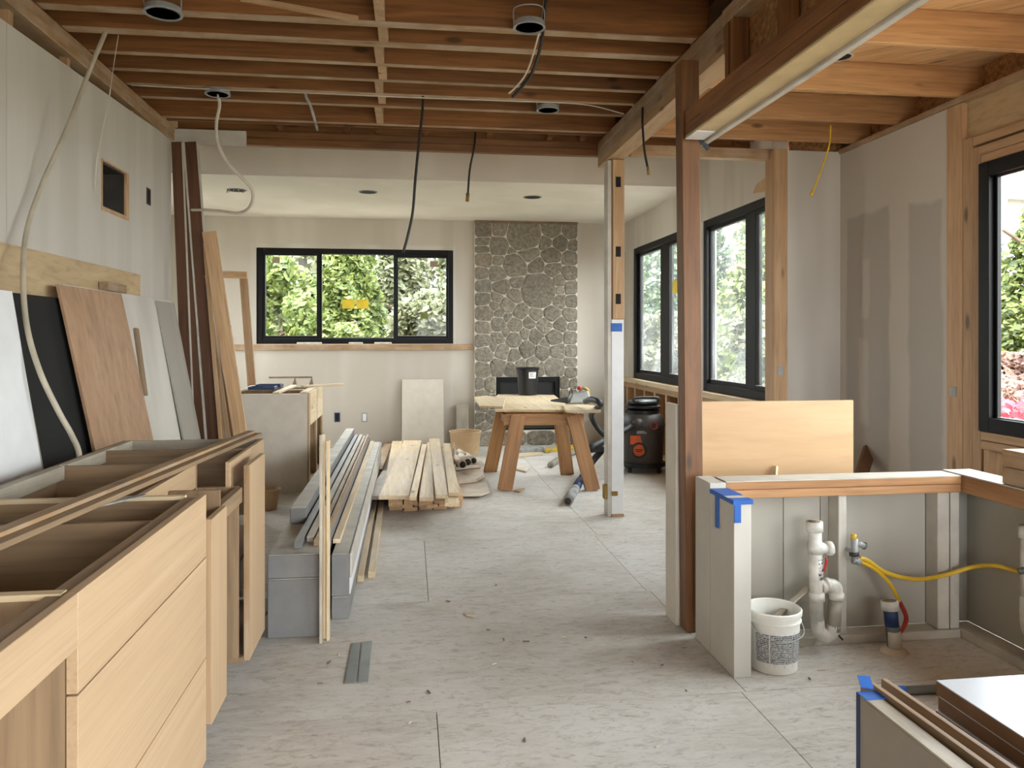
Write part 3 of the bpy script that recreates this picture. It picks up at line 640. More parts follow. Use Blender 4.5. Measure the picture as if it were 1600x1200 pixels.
box('front_rail', XF - .022, XF, .302, 1.605, .792, CT_, 'oak_y', dc, .0012); box('rail_stiffener', XF - .06, XF - .023, .302, 2.54, .86, CT_ - .004, 'carcass_y', dc, .001)
box('toe_kick', XF - .09, XF - .075, 1.61, 2.56, 0, .05, 'carcass_y', dc)
box('back_rail', XBK - .001, XBK + .025, .3, 2.54, .86, CT_ + .004, 'greyboard_y', dc)
sb = empty('sink_base', (-1.1, 2.9, 0), 'open-topped recessed base cabinet with pale front rail beyond the drawers', 'cabinet')
box('front_rail', -.862, -.842, 2.569, 3.19, .805, CT_, 'oak_y', sb, .001); box('back_panel', XBK - .02, XBK, 2.568, 3.2, 0, CT_, 'carcass_y', sb)
box('side_panel', XBK, -.842, 3.192, 3.21, .0, CT_, 'carcass_x', sb); box('side_panel', XBK, -.842, 2.570, 2.588, .0, CT_ - .03, 'carcass_x', sb)
box('bottom_panel', XBK, -.862, 2.59, 3.19, .1, .12, 'carcass_y', sb); box('back_rail', XBK - .001, XBK + .03, 2.57, 3.19, .85, CT_ + .003, 'greyboard_y', sb)
box('shelf', XBK, -.87, 2.59, 3.19, .45, .47, 'carcass_y', sb)
pu = empty('pull_out_cabinet', (-.75, 2.73, 0), 'narrow oak pull-out front partly drawn out beside the drawers', 'cabinet')
box('front', XF - .022, XF, 2.635, 2.845, .128, .803, 'oak_z', pu, .0012); box('side_panel', -.84, XF - .023, 2.838, 2.852, .13, .86, 'carcass_z', pu)
box('stile', -.80, XF - .023, 2.60, 2.625, .10, .885, 'oak_z', pu, .001); box('basket_side', -.84, XF - .024, 2.645, 2.655, .5, .74, 'carcass_y', pu)
box('rail', XF - .05, XF - .023, 2.856, 3.208, .74, .80, 'carcass_y', pu)
fc = empty('far_base_cabinet', (-1, 3.6, 0), 'open carcass with an oak door at the far end of the left run', 'cabinet')
box('front_rail', -.735, -.717, 3.215, 3.95, .79, CT_, 'oak_y', fc, .001)
for y, x1 in ((3.60, -.74), (3.935, -.717)): box('divider', XBK, x1, y, y + .018, .12 if y > 3.7 else .6, CT_, 'carcass_x' if y < 3.7 else 'greyboard_x', fc)
box('back_panel', XBK - .02, XBK, 3.212, 3.953, 0, CT_, 'carcass_y', fc); box('bottom_panel', XBK, XF - .024, 3.212, 3.93, .09, .11, 'carcass_y', fc)
dr = box('door', XF - .022, XF, 3.238, 3.57, .09, .8825, 'oak_z', fc, .0012); box('edge_band', XF - .022, XF, 3.234, 3.237, .09, .8825, 'oldtimber_z', dr)
box('side_panel', XBK, XF - .04, 3.213, 3.231, .09, .80, 'carcass_z', fc); box('shelf', XBK, XF - .06, 3.23, 3.93, .46, .478, 'carcass_y', fc)
box('back_rail', XBK - .001, XBK + .03, 3.22, 3.93, .85, CT_ + .003, 'greyboard_y', fc)
p0, p1 = Vector((-1.09, .9, CT_ + .012)), Vector((-.775, 3.99, CT_ + .016))
ra = empty('loose_batten', (-.95, 2.4, CT_), 'long brown grooved batten lying lengthwise over the open cabinets', 'batten')
board('lower_strip', p0, p1, .085, .016, 'carcass_x', ra, bev=.001); off = Vector((0, 0, .014)); board('upper_strip', p0 + off + Vector((-.012, 0, 0)), p1 + off + Vector((-.012, 0, 0)), .04, .012, 'oldtimber_x', ra, bev=.001)
tag(board('paper_scrap', (-.94, 2.36, CT_ + .004), (-.83, 2.56, CT_ + .004), .03, .004, 'rag'), 'thin pale scrap lying across the drawer cabinet top', 'scrap')

# ---- sheets leaning on the left wall
def lean(name, label, cat, y0, y1, zb, zt_, xb, xt, th, mat, skew=0, group=None):
    v = []
    for dx in (0, th):
        v += [(xb + dx, y0 + skew, zb), (xb + dx, y1 + skew, zb), (xt + dx, y1, zt_), (xt + dx, y0, zt_)]
    f = [(0, 1, 2, 3), (7, 6, 5, 4), (0, 4, 5, 1), (1, 5, 6, 2), (2, 6, 7, 3), (3, 7, 4, 0)]
    return tag(mesh(name, v, f, mat), label, cat, group)
tag(box('plywood_strip', XL + .001, XL + .014, 1.8, 5.425, 1.60, 1.823, 'plywood', None, .001), 'long pale plywood strip fixed flat along the left drywall', 'plywood')
lean('drywall_sheet', 'big off-white drywall sheet leaning behind the brown plywood', 'drywall', 4.20, 6.02, 0, 1.675, -1.475, -1.772, .013, 'drywall')
sh2 = lean('drywall_offcut', 'greyer drywall strip leaning at the right end of the sheets', 'drywall', 5.62, 6.02, 0, 1.66, -1.445, -1.755, .013, 'drywall_knee')
lean('plywood_sheet', 'reddish-brown plywood sheet leaning on the left wall', 'plywood', 4.06, 4.90, 0, 1.665, -1.40, -1.735, .014, 'redply', .03)
lean('black_sheet', 'black sheet closing the gap behind the conduit', 'board', 3.30, 4.12, 0, 1.60, -1.45, -1.745, .006, 'black_sheet')  # plain black sheet between the white and plywood sheets
lean('white_sheet', 'bright white board leaning at the left edge of the picture', 'board', 2.55, 3.46, 0, 1.595, -1.40, -1.66, .012, 'white_board', -.02)
lean('thin_strip', 'narrow grey-brown strip leaning between the white board and black sheet', 'board', 3.49, 3.53, 0, 1.56, -1.42, -1.69, .01, 'greyboard_z')
tag(board('wood_block', (-1.757, 4.72, 1.70), (-1.757, 5.02, 1.70), .05, .05, 'oldtimber_x'), 'short wood block resting on top of the leaning sheets', 'block')
a, b = at(215, 513, X=-1.70), at(231, 618, X=-1.62)
xs_ = lambda z: -1.475 - .297 * z / 1.675 + .013 + .012
tag(board('grey_batten', (xs_(b.z), b.y, b.z), (xs_(a.z), a.y, a.z), .042, .02, 'carcass_x', None, up=(1, 0, .18)), 'short grey batten fixed to the off-white drywall sheet', 'batten')
# ---- dark boards in the corner
for i, (t0, t1, b0, b1, lab) in enumerate(((268, 284, 286, 303, 'dark brown board nearest the left wall among the corner boards'), (270 + 1, 286, 304, 321, 'middle dark brown board with a white edge in the corner'), (289, 307, 324, 342, 'rightmost dark brown board with a white edge in the corner'))):
    Yc = 6.10 + .004 * i
    A, B = at((t0 + t1) / 2, 222, Y=Yc), at((b0 + b1) / 2, 680, Y=Yc); D = (B - A) / (A.z - B.z); base = B + D * B.z
    wdt = at(t1, 222, Y=Yc).x - at(t0, 222, Y=Yc).x
    e = empty('dark_board', (base.x, Yc, 0), lab, 'board', 'dark brown boards standing in the left corner')
    board('plank', base, A, wdt, .02, 'darkboard_x', e, up=(0, 1, 0)); s = Vector((wdt / 2 + .006, 0, 0)); board('white_edge', base + s, A + s, .014, .022, 'white_scuffed', e, up=(0, 1, 0))
def upright(name, label, cat, tl, tr, bl_, br_, ty, by, Y, th, mat, up=(0, 1, 0)):
    A = (at(tl, ty, Y=Y) + at(tr, ty, Y=Y)) / 2; B = (at(bl_, by, Y=Y) + at(br_, by, Y=Y)) / 2; D = (B - A) / (A.z - B.z); base = B + D * B.z
    return tag(board(name, base, A, at(br_, by, Y=Y).x - at(bl_, by, Y=Y).x, th, mat, None, up=up), label, cat)
upright('pale_plank', 'wide pale plywood plank leaning right of the dark corner boards', 'plank', 321, 333, 364, 386, 362, 676, 6.03, .018, 'stud_x')
for k, (a, b) in enumerate(((341, 347), (348, 353), (354, 359), (360, 365))):
    upright('thin_plank', ['first thin tan plank right of the dark boards', 'second thin tan plank right of the dark boards', 'third thin tan plank right of the dark boards', 'fourth thin tan plank, touching the wide pale plank'][k], 'plank', 318 + k * 1.2, 322 + k * 1.2, a, b, 380 + 25 * k, 676, 6.052 + .018 * k, .016, ['stud_x', 'oldtimber_x', 'oak_x', 'carcass_x'][k])
fr = empty('timber_stand', (-1.9, 8.6, 0), 'tan angled timber frame standing left of the wide window', 'frame')
A, B = at(380.5, 430, Y=8.6), at(394, 608, Y=8.6); D = (B - A) / (A.z - B.z)
board('upright', B + D * B.z, A, .085, .04, 'stud_x', fr, up=(0, 1, 0)); board('top_bar', at(335, 428.5, Y=8.56), at(386, 430, Y=8.56), .075, .035, 'stud_x', fr, up=(0, 1, 0))
C2 = at(335, 428, Y=8.6); board('upright', (C2.x + .1, 8.6, 0), C2, .085, .04, 'stud_x', fr, up=(0, 1, 0))

# ---- island cabinet in the living room
ic = empty('island_cabinet', (-1.3, 7.7, 0), 'grey-ended base cabinet with open oak front below the wide window', 'cabinet')
ix0, ix1, iy0, iy1 = -1.66, -.905, 7.18, 8.28
box('end_panel', ix0, ix1 - .02, iy0, iy0 + .02, 0, .89, 'panel_white', ic); box('end_panel', ix0, ix1 - .02, iy1 - .02, iy1, 0, .89, 'carcass_z', ic); box('back_panel', ix0, ix0 + .02, iy0 + .02, iy1 - .02, 0, .89, 'carcass_z', ic)
for y in (iy0, iy0 + .54, iy1 - .05): box('face_stile', ix1 - .02, ix1, y, y + .05, .02, .90, 'oak_z', ic, .002)
for a, b in ((iy0 + .05, iy0 + .54), (iy0 + .59, iy1 - .05)): box('drawer_front', ix1 - .02, ix1 + .004, a + .004, b - .004, .60, .90, 'pine_y', ic, .002); box('bottom_rail', ix1 - .02, ix1, a, b, .02, .08, 'oak_y', ic)
box('partition', ix0 + .02, ix1 - .02, iy0 + .55, iy0 + .57, .08, .89, 'oldtimber_z', ic); box('bottom_panel', ix0 + .02, ix1 - .02, iy0 + .02, iy1 - .02, .06, .08, 'oak_y', ic)
for x in (-1.6, -1.2, -.96): box('top_slat', x - .03, x + .03, iy0, iy1, .891, .909, 'pine_y', ic, .002)
for y in (iy0 + .02, iy0 + .6, iy1 - .06): box('top_stretcher', ix0 + .02, ix1 - .03, y, y + .06, .87, .89, 'pine_x', ic)
tag(board('jutting_board', (-1.05, 7.78, .922), (-.68, 8.05, .922), .06, .022, 'pine_x'), 'pale board jutting over the corner of the grey-ended cabinet', 'board')
for y, lab in ((7.45, 'nearer blue plastic tray inside the grey-ended cabinet top'), (7.8, 'farther blue plastic tray inside the grey-ended cabinet top')): 
    t = empty('blue_tray', (-1.4, y, .88), lab, 'tray'); box('tray_base', -1.5, -1.26, y, y + .18, .912, .918, 'navy', t); 
    for q in ((-1.5, -1.49, y, y + .18), (-1.27, -1.26, y, y + .18), (-1.49, -1.27, y, y + .01), (-1.49, -1.27, y + .17, y + .18)): box('tray_side', *q, .918, .94, 'navy', t)
bs = at(421, 795, Z=0); tb = empty('small_pail', (bs.x, bs.y, 0), 'small tan pail on the floor behind the oak door', 'pail')
lathe('pail_body', [(.06, 0), (.085, .16), (.092, .165), (.085, .168), (.078, .16), (.055, .012), (0, .012)], 'cardboard', tb, T(bs.x, bs.y, 0), 18)
lathe('pail_content', [(0, .12), (.07, .12)], 'charcoal', tb, T(bs.x, bs.y, 0), 18)

# ---- grey beams stack
gy1 = 8.05
def beam(name, label, x0, x1, y0, y1, z0, z1, mat='grey_primer', cat='beam', top='grey_primer_dusty', group='grey primed beams on the floor'):
    e = empty(name, ((x0 + x1) / 2, y0, z0), label, cat, group)
    box('core', x0, x1, y0, y1, z0, z1 - .003, mat, e, .003); box('dusty_top', x0 + .004, x1 - .004, y0 + .004, y1, z1 - .003, z1, top, e); return e
beam('primed_beam', 'thick grey beam lowest and leftmost in the floor stack', -.655, -.405, 3.69, gy1, 0, .275)
beam('primed_beam', 'flatter grey beam on top of the thick leftmost beam', -.655, -.405, 3.69, gy1, .278, .388)
g3 = beam('primed_beam', 'low grey beam at the bottom right of the floor stack', -.385, -.30, 3.90, gy1, 0, .111)
g4 = beam('primed_beam', 'upper right grey beam with a rough whitewashed edge', -.385, -.30, 3.90, gy1, .114, .325)
box('rough_edge', -.2995, -.288, 3.92, gy1, .20, .323, 'white_scuffed', g4, .004); box('whitewash', -.2995, -.294, 3.92, gy1, .118, .198, 'white_board', g4, .001)
beam('primed_beam', 'small square grey beam on the upper left of the stack', -.645, -.56, 4.30, 8.0, .39, .475)
tops = [(-.55, -.515, 3.78, 7.9, 'grey_primer', 'thin grey strip beside the small square beam'), (-.505, -.47, 3.9, 7.95, 'greyboard_y', 'first dusty batten in the middle of the beam stack'), (-.462, -.435, 3.82, 7.8, 'oldtimber_y', 'brown batten lying in the middle of the beam stack'), (-.425, -.408, 4.0, 7.9, 'carcass_y', 'dark thin batten near the right of the beam stack')]
for x0, x1, y0, y1, m, lab in tops: tag(box('loose_strip', x0, x1, y0, y1, .389, .389 + random.uniform(.02, .045), m, None, .002), lab, 'batten', 'strips lying on the grey beams')
tag(box('pine_strip', -.398, -.36, 4.1, 7.95, .326, .35, 'pine_y', None, .002), 'pale pine strip along the upper right grey beam', 'batten', 'strips lying on the grey beams')
us = empty('upright_strips', (-.40, 3.6, 0), 'thin upright plywood channel standing against the grey beams', 'panel')
q0, q1 = at(501, 998, Y=3.655), at(515, 998, Y=3.655)
box('side_strip', q0.x, q0.x + .012, 3.60, 3.68, 0, .955, 'greyboard_z', us, .001); box('web', q0.x + .012, q1.x - .012, 3.655, 3.668, 0, .62, 'pine_z', us, .001)
box('web_upper', q0.x + .012, q0.x + .02, 3.65, 3.668, .62, .955, 'pine_z', us); box('side_strip', q1.x - .012, q1.x, 3.63, 3.68, 0, .925, 'pine_z', us, .001)

# ---- lumber pile
def zplank(name, label, fl_, fr_, fy, bl_, br_, by, Z, th, mat, cat='plank', group=None):
    a, b, c, d = at(fl_, fy, Z=Z), at(fr_, fy, Z=Z), at(br_, by, Z=Z), at(bl_, by, Z=Z)
    v = [(q.x, q.y, Z - th) for q in (a, b, c, d)] + [(q.x, q.y, Z) for q in (a, b, c, d)]
    return tag(mesh(name, v, BF, mat, None, None, False, .002), label, cat, group)
G = 'loose planks piled on the floor'
zplank('pine_plank', 'widest pale plank on top of the lumber pile', 592, 639, 774.5, 631, 659, 688, .205, .03, 'pine_y', group=G)
zplank('pine_plank', 'narrow pale plank beside the widest one on the pile', 639.5, 650, 777, 659.5, 667, 694, .2315, .024, 'pine_y', group=G)
zplank('pine_plank', 'tapering plank in the middle of the lumber pile', 655, 678, 777, 667.5, 673, 691, .205, .03, 'pine_y', group=G)
zplank('pine_plank', 'pale straight plank right of the middle of the pile', 681, 699.5, 773, 670.5, 687, 685, .235, .03, 'pine_y', group=G)
zplank('pine_plank', 'rightmost pale plank on top of the lumber pile', 700.5, 717.5, 770, 692, 703.5, 692.5, .205, .028, 'pine_y', group=G)
zplank('pine_plank', 'leftmost pale plank, half under the widest one', 598, 612, 767, 613, 629, 689, .172, .028, 'pine_y', group=G)
zplank('brown_plank', 'short darker plank poking out under the pile at left', 572, 596, 775, 598, 610, 735, .14, .03, 'greyboard_y', group=G)
zplank('pine_plank', 'pale plank end low on the right of the pile', 695, 718, 786, 690, 704, 700, .1735, .028, 'pine_y', group=G)
lp = at(640, 797, Z=0)
rows = [(0, 6.28, 5), (.036, 6.22, 6), (.072, 6.16, 5), (.108, 6.1, 5)]
k = 0; names = ['bottom', 'second', 'third', 'top']; pos = ['leftmost', 'left-of-centre', 'central', 'right-of-centre', 'right-hand', 'rightmost']
for ri, (z, yy, cnt) in enumerate(rows):
    x = -.17
    for c in range(cnt):
        w_ = .60 / cnt
        tag(box('lumber_block', x + .004, x + w_ - .006, yy + random.uniform(-.05, .06), 8.9, z, z + .034, 'stud_y', None, .003), '%s cut timber end in the %s layer under the planks' % (pos[c], names[ri]), 'timber', 'cut timber layers under the lumber pile')
        x += w_
for a, lab in (((-.325 + .06, 4.42, -.255, 6.42), 'left of the two battens on the floor before the lumber pile'), ((-.20, 4.47, -.15, 6.38), 'right of the two battens on the floor before the lumber pile')):
    pass
def zb(name, label, pts, Z, th, mat, cat, group=None):
    P = [at(x, y, Z=Z) for x, y in pts]; return tag(prism(name, [(q.x, q.y) for q in P], Z - th, Z, mat, None, I4, .002), label, cat, group)
zb('floor_batten', 'left of the two battens on the floor before the lumber pile', [(558, 899), (568, 899), (589, 783), (581, 783)], .04, .04, 'pine_y', 'batten')
zb('floor_batten', 'right of the two battens on the floor before the lumber pile', [(575, 893), (586, 893), (600, 784), (592, 784)], .04, .04, 'pine_y', 'batten')
for i, (a, b, z) in enumerate((((583, 745), (600, 700), .06), ((590, 735), (606, 695), .09), ((608, 705), (612, 690), .05))):
    tag(board('dark_offcut', at(*a, Z=z), at(*b, Z=z), .09, .025, 'oldtimber_x'), ['nearest grubby offcut lying between beams and planks', 'middle grubby offcut lying between beams and planks', 'farthest grubby offcut lying between beams and planks'][i], 'offcut')
gbx = at(598, 697, Z=0); tag(box('grey_box', gbx.x - .12, gbx.x + .15, gbx.y, gbx.y + .3, 0, .10, 'grey_primer_dusty', None, .01), 'low grey case on the floor at the far end of the beams', 'case')
# broken drywall pieces, logs, tub
zb('drywall_scrap', 'largest grey drywall scrap lying right of the lumber pile', [(716, 774), (752, 773), (765, 768), (757, 742), (712, 745)], .035, .014, 'gypsum', 'drywall')
zb('drywall_scrap', 'second drywall scrap stacked behind the largest one', [(712, 752), (745, 748), (757, 741), (750, 730), (712, 732)], .07, .03, 'gypsum', 'drywall')
zb('drywall_scrap', 'small drywall scrap on top near the tub', [(712, 730), (757, 725), (750, 715), (712, 716)], .11, .03, 'gypsum', 'drywall')
for i, (x, y) in enumerate(((723, 726), (731, 722), (740, 719), (728, 713))):
    c = at(x, y, Z=.15); e = empty('paper_roll', (c.x, c.y, .11), ['nearest dark-ended roll on the drywall scraps', 'second dark-ended roll on the drywall scraps', 'rightmost dark-ended roll on the drywall scraps', 'rearmost dark-ended roll on the drywall scraps'][i], 'roll')
    rr = .04 if i < 2 else .035; tube('roll_body', [(c.x, c.y, .112 + rr), (c.x - .05, c.y + .35, .112 + rr)], rr, 'gypsum', e, 10, 0); tube('roll_end', [(c.x + .002, c.y - .012, .112 + rr), (c.x, c.y, .112 + rr)], rr * .8, 'firebox', e, 10, 0)
tc_ = at(728, 710, Z=0); tu = empty('cardboard_tub', (tc_.x, tc_.y, 0), 'open tan cardboard tub on the floor left of the trestle', 'tub')
lathe('tub_wall', [(.165, 0), (.19, .26), (.195, .265), (.185, .265), (.16, .01), (0, .01)], 'cardboard', tu, T(tc_.x, tc_.y + .1, 0), 20)
lathe('tub_rim', [(.187, .255), (.199, .262), (.199, .272), (.187, .270)], 'pine_x', tu, T(tc_.x, tc_.y + .1, 0), 20, True, True)
cb_ = at(709.5, 709, Z=.11); cu = empty('glue_bottle', (cb_.x, cb_.y, .0), 'small white nozzle bottle beside the tan tub', 'bottle'); lathe('bottle_body', [(.02, 0), (.024, .005), (.024, .15), (.01, .17)], 'bucket_white', cu, T(cb_.x, cb_.y, 0), 14); lathe('nozzle', [(.01, .17), (.003, .24)], 'bucket_white', cu, T(cb_.x, cb_.y, 0), 10)
def leanback(name, label, x0, x1, zt_, yb, yt, th, mat):
    v = [(x0, yb, 0), (x1, yb, 0), (x1, yb + th, 0), (x0, yb + th, 0), (x0, yt, zt_), (x1, yt, zt_), (x1, yt + th, zt_), (x0, yt + th, zt_)]
    return tag(mesh(name, v, BF, mat), label, 'panel')
leanback('leaning_panel', 'tall off-white panel leaning on the end wall behind the lumber', at(628, 640, Y=9.85).x, at(693, 640, Y=9.85).x, at(660, 593, Y=9.9).z, 9.72, 9.93, .018, 'panel_white')
leanback('narrow_panel', 'narrow grey-beige offcut leaning beside the fireplace', at(713, 650, Y=9.88).x, at(732, 650, Y=9.88).x, at(722, 633, Y=9.9).z, 9.82, 9.93, .018, 'greyboard_z')
for px, m, lab in ((527, 'navy', 'dark blue open outlet box in the end wall'), (569.5, 'black_sheet', 'open outlet box with white cover in the end wall')):
    c = at(px, 652, Y=YB); e = empty('wall_outlet', (c.x, YB, c.z - .06), lab, 'outlet'); box('plate', c.x - .035, c.x + .035, YB - .006, YB, c.z - .06, c.z + .06, 'navy' if m == 'navy' else 'galvanised', e); box('opening', c.x - .022, c.x + .022, YB - .008, YB - .006, c.z - .045, c.z + .045, 'black_sheet' if m == 'navy' else 'white_board', e)
c = at(359, 517, Y=YB); e = empty('wall_outlet', (c.x, YB, c.z - .06), 'small dark switch box in the end wall left of window', 'outlet'); box('opening', c.x - .02, c.x + .02, YB - .006, YB, c.z - .06, c.z + .06, 'black_sheet', e); box('wire_stub', c.x, c.x + .02, YB - .05, YB - .006, c.z - .1, c.z - .07, 'cable_black', e)
dp = empty('damaged_strip', (-1.3, YB, .9), 'torn drywall patch low on the wall behind grey-ended cabinet', 'patch')
a, b = at(420, 590, Y=YB), at(488, 588, Y=YB); box('tear_line', a.x, b.x, YB - .004, YB, a.z - .01, a.z + .012, 'drywall_cut', dp)
for px in (460, 486): c = at(px, 595, Y=YB); prism('tear_hole', [(c.x - .03, c.z - .06), (c.x + .03, c.z - .06), (c.x + .01, c.z + .05)], 0, .004, 'drywall_cut', dp, T(0, YB - .004, 0) @ Matrix(((1, 0, 0, 0), (0, 0, 1, 0), (0, 1, 0, 0), (0, 0, 0, 1))))

# ================================================================== TRESTLE TABLE
te = empty('trestle', (1.25, 7.3, 0), 'stout timber trestle under the plywood work surface', 'trestle')
TZ = .69
board('top_beam', (.87, 7.10, TZ - .055), (1.62, 7.06, TZ - .055), .05, .10, 'trestle', te); board('top_beam', (.87, 7.62, TZ - .055), (1.62, 7.60, TZ - .055), .05, .10, 'trestle', te)
for x0, x1, y0, y1 in ((.862, 1.0, 6.98, 7.06), (1.665, 1.51, 6.88, 7.02), (.835, .93, 8.0, 7.66), (1.60, 1.50, 7.72, 7.64)):
    board('leg', (x0, y0, 0), (x1, y1, TZ - .01), .135, .05, 'trestle', te, up=(0, 1, 0), bev=.004)
for x in (.92, 1.55): board('cross_rail', (x, 7.12, .62), (x, 7.6, .62), .04, .08, 'trestle', te)
def tp(px, py, z=.735): return at(px, py, Z=z)
def sheet(name, label, pts, z, th, mat='plywood'):
    return zb(name, label, pts, z, th, mat, 'plywood')
sheet('work_sheet', 'main pale plywood sheet lying on the timber trestle', [(774, 640), (902, 640), (884, 631), (866, 617), (778, 616), (770, 624)], .725, .022, 'pine_y')
sheet('side_sheet', 'plywood offcut projecting left over the trestle edge', [(750, 634), (786, 635), (790, 622), (760, 618), (741, 620)], .748, .02, 'pine_y')
sheet('side_sheet', 'plywood offcut projecting right towards the white post', [(884, 641), (939, 642), (935, 634), (888, 630), (880, 633)], .746, .02, 'pine_y')
bq = at(824.5, 617, Z=.727); bk = empty('black_bucket', (bq.x, bq.y, .727), 'black plastic bucket with white label on the work sheet', 'bucket')
lathe('bucket_body', [(.105, 0), (.112, .004), (.128, .30), (.14, .302), (.142, .318), (.132, .325), (.124, .318), (.108, .012), (0, .012)], 'black_plastic', bk, T(bq.x, bq.y, .727), 30)
lathe('rim_band', [(.13, .275), (.137, .275), (.137, .283), (.13, .283)], 'black_plastic', bk, T(bq.x, bq.y, .727), 30, True, True)
def arc_label(name, r0, r1, z0, z1, a0, a1, mat, parent, Wm, th=.0012):
    n = 8; v, f = [], []
    for k in range(n + 1):
        a = a0 + (a1 - a0) * k / n
        for r, z in ((r0 + th, z0), (r1 + th, z1), (r1 - .002, z1), (r0 - .002, z0)): v.append((r * math.cos(a), r * math.sin(a), z))
    for k in range(n):
        for q in range(4): f.append((k * 4 + q, (k + 1) * 4 + q, (k + 1) * 4 + (q + 1) % 4, k * 4 + (q + 1) % 4))
    f += [(0, 1, 2, 3), tuple(n * 4 + q for q in (3, 2, 1, 0))]
    return mesh(name, v, f, mat, parent, Wm)
lab_ = arc_label('paper_label', .1225, .1268, .20, .272, -1.62, -.85, 'pail_label_white', bk, T(bq.x, bq.y, .727)); [arc_label('label_print', .1229 + .06 * (z - .2), .1229 + .06 * (z - .194), z, z + .006, a0, a1, 'charcoal', lab_, T(bq.x, bq.y, .727), .0024) for z, a0, a1 in ((.252, -1.5, -1.1), (.238, -1.5, -1.2), (.222, -1.5, -1.0))]
# hand saw/planer on the table
sw = at(902, 629, Z=.757); pt = empty('power_planer', (sw.x, sw.y, .757), 'grey power tool with red and yellow grip on the work sheet', 'power tool')
M_ = T(sw.x, sw.y, .752)
mesh('tool_body', [(-.10, -.06, 0), (.14, -.06, 0), (.14, .06, 0), (-.10, .06, 0), (-.06, -.045, .10), (.10, -.045, .13), (.10, .045, .13), (-.06, .045, .10)], BF, 'galvanised', pt, M_, False, .012)
mesh('blade_guard', [(-.27, -.012, .02), (-.10, -.03, 0), (-.10, .03, 0), (-.27, .012, .02), (-.27, -.01, .035), (-.10, -.03, .06), (-.10, .03, .06), (-.27, .01, .035)], BF, 'black_plastic', pt, M_, False, .004)
tube('grip', [(sw.x + .02, sw.y, .85), (sw.x + .05, sw.y, .90), (sw.x + .10, sw.y, .885), (sw.x + .12, sw.y, .83)], .014, 'brass', pt, 10); lathe('red_knob', [(.0, -.005), (.022, 0), (.026, .02), (.015, .035), (0, .036)], 'red', pt, T(sw.x + .02, sw.y - .01, .885), 14)
box('yellow_trigger', sw.x + .10, sw.x + .125, sw.y - .02, sw.y + .02, .82, .885, 'yellow', pt, .006); tube('fin', [(sw.x - .05, sw.y, .85), (sw.x - .06, sw.y, .90)], .008, 'charcoal', pt, 8, 0)
# hoses
h0 = at(915, 627, Z=.80)
tag(tube('tool_hose', [h0, at(925, 624, Z=.84), at(938, 632, Z=.80), (1.80, 7.5, .62), (1.95, 7.6, .42), (2.12, 7.72, .40)], .028, 'black_rubber', None, 10, 10, .1), 'black corrugated hose from the power tool towards the vacuum', 'hose')
e0, e1 = at(889, 780, Z=.04), at(912, 742, Z=.05)
vh = empty('vacuum_hose', (e0.x, e0.y, 0), 'long dark vacuum hose with blue tape and a grey nozzle on floor', 'hose')
hp = [e0, at(903, 757, Z=.05), at(925, 722, Z=.15), at(940, 702, Z=.24), (1.72, 7.25, .33), (2.02, 7.45, .42), (2.25, 7.62, .50)]
tube('hose', hp[1:], .036, 'black_rubber', vh, 12, 12, .12)
tube('tape_band', [hp[1] + (hp[0] - hp[1]) * .30, hp[1] + (hp[2] - hp[1]) * .15], .039, 'navy', vh, 14, 0)
tube('nozzle', [hp[0] + (hp[0] - hp[1]) * .12, hp[0] + (hp[1] - hp[0]) * .7], .0395, 'rag', vh, 14, 0); dd = (hp[0] - hp[1]).normalized()
tube('nozzle_mouth', [hp[0] + (hp[0] - hp[1]) * .12, hp[0] + (hp[0] - hp[1]) * .12 + dd * .003], .029, 'charcoal', vh, 14, 0)
tag(tube('grey_tube', [at(860, 727, Z=.03), at(872, 719, Z=.035), at(890, 709, Z=.035), at(906, 703, Z=.035), at(926, 700, Z=.035)], .035, 'pvc_grey', None, 12, 8), 'grey bent tube lying on the floor under the trestle', 'tube')
# ---- shop vacuum
vx, vy = 2.44, 7.85
vc = empty('shop_vacuum', (vx, vy, 0), 'dark grey drum shop vacuum with orange badge behind the white post', 'vacuum')
Mv = T(vx, vy, 0)
lathe('drum', [(.19, .09), (.205, .10), (.215, .30), (.225, .47), (.232, .475), (.232, .50), (.22, .505)], 'charcoal', vc, Mv, 32)
lathe('motor_head', [(.228, .50), (.225, .53), (.20, .59), (.15, .625), (0, .63)], 'charcoal', vc, Mv, 32)
for i, (z0, z1, r) in enumerate(((.60, .655, .175), (.66, .70, .19), (.705, .745, .165))): lathe('lid_tier', [(r - .02, z0), (r, z0 + .01), (r, z1 - .012), (r - .03, z1), (0, z1)], 'black_plastic', vc, Mv, 24)
tube('carry_handle', [(vx - .13, vy - .12, .735), (vx - .12, vy - .12, .775), (vx + .12, vy - .10, .775), (vx + .13, vy - .1, .735)], .014, 'black_rubber', vc, 8)
ang = math.atan2(-vy + 0, -vx + 0) + .17
dirv = Vector((math.cos(ang), math.sin(ang), 0))
def facing(z, side, out): 
    t = Vector((-dirv.y, dirv.x, 0)); c = Vector((vx, vy, z)) + dirv * out + t * side
    m = Matrix((t, Vector((0, 0, 1)), dirv)).transposed().to_4x4(); m.translation = c; return m
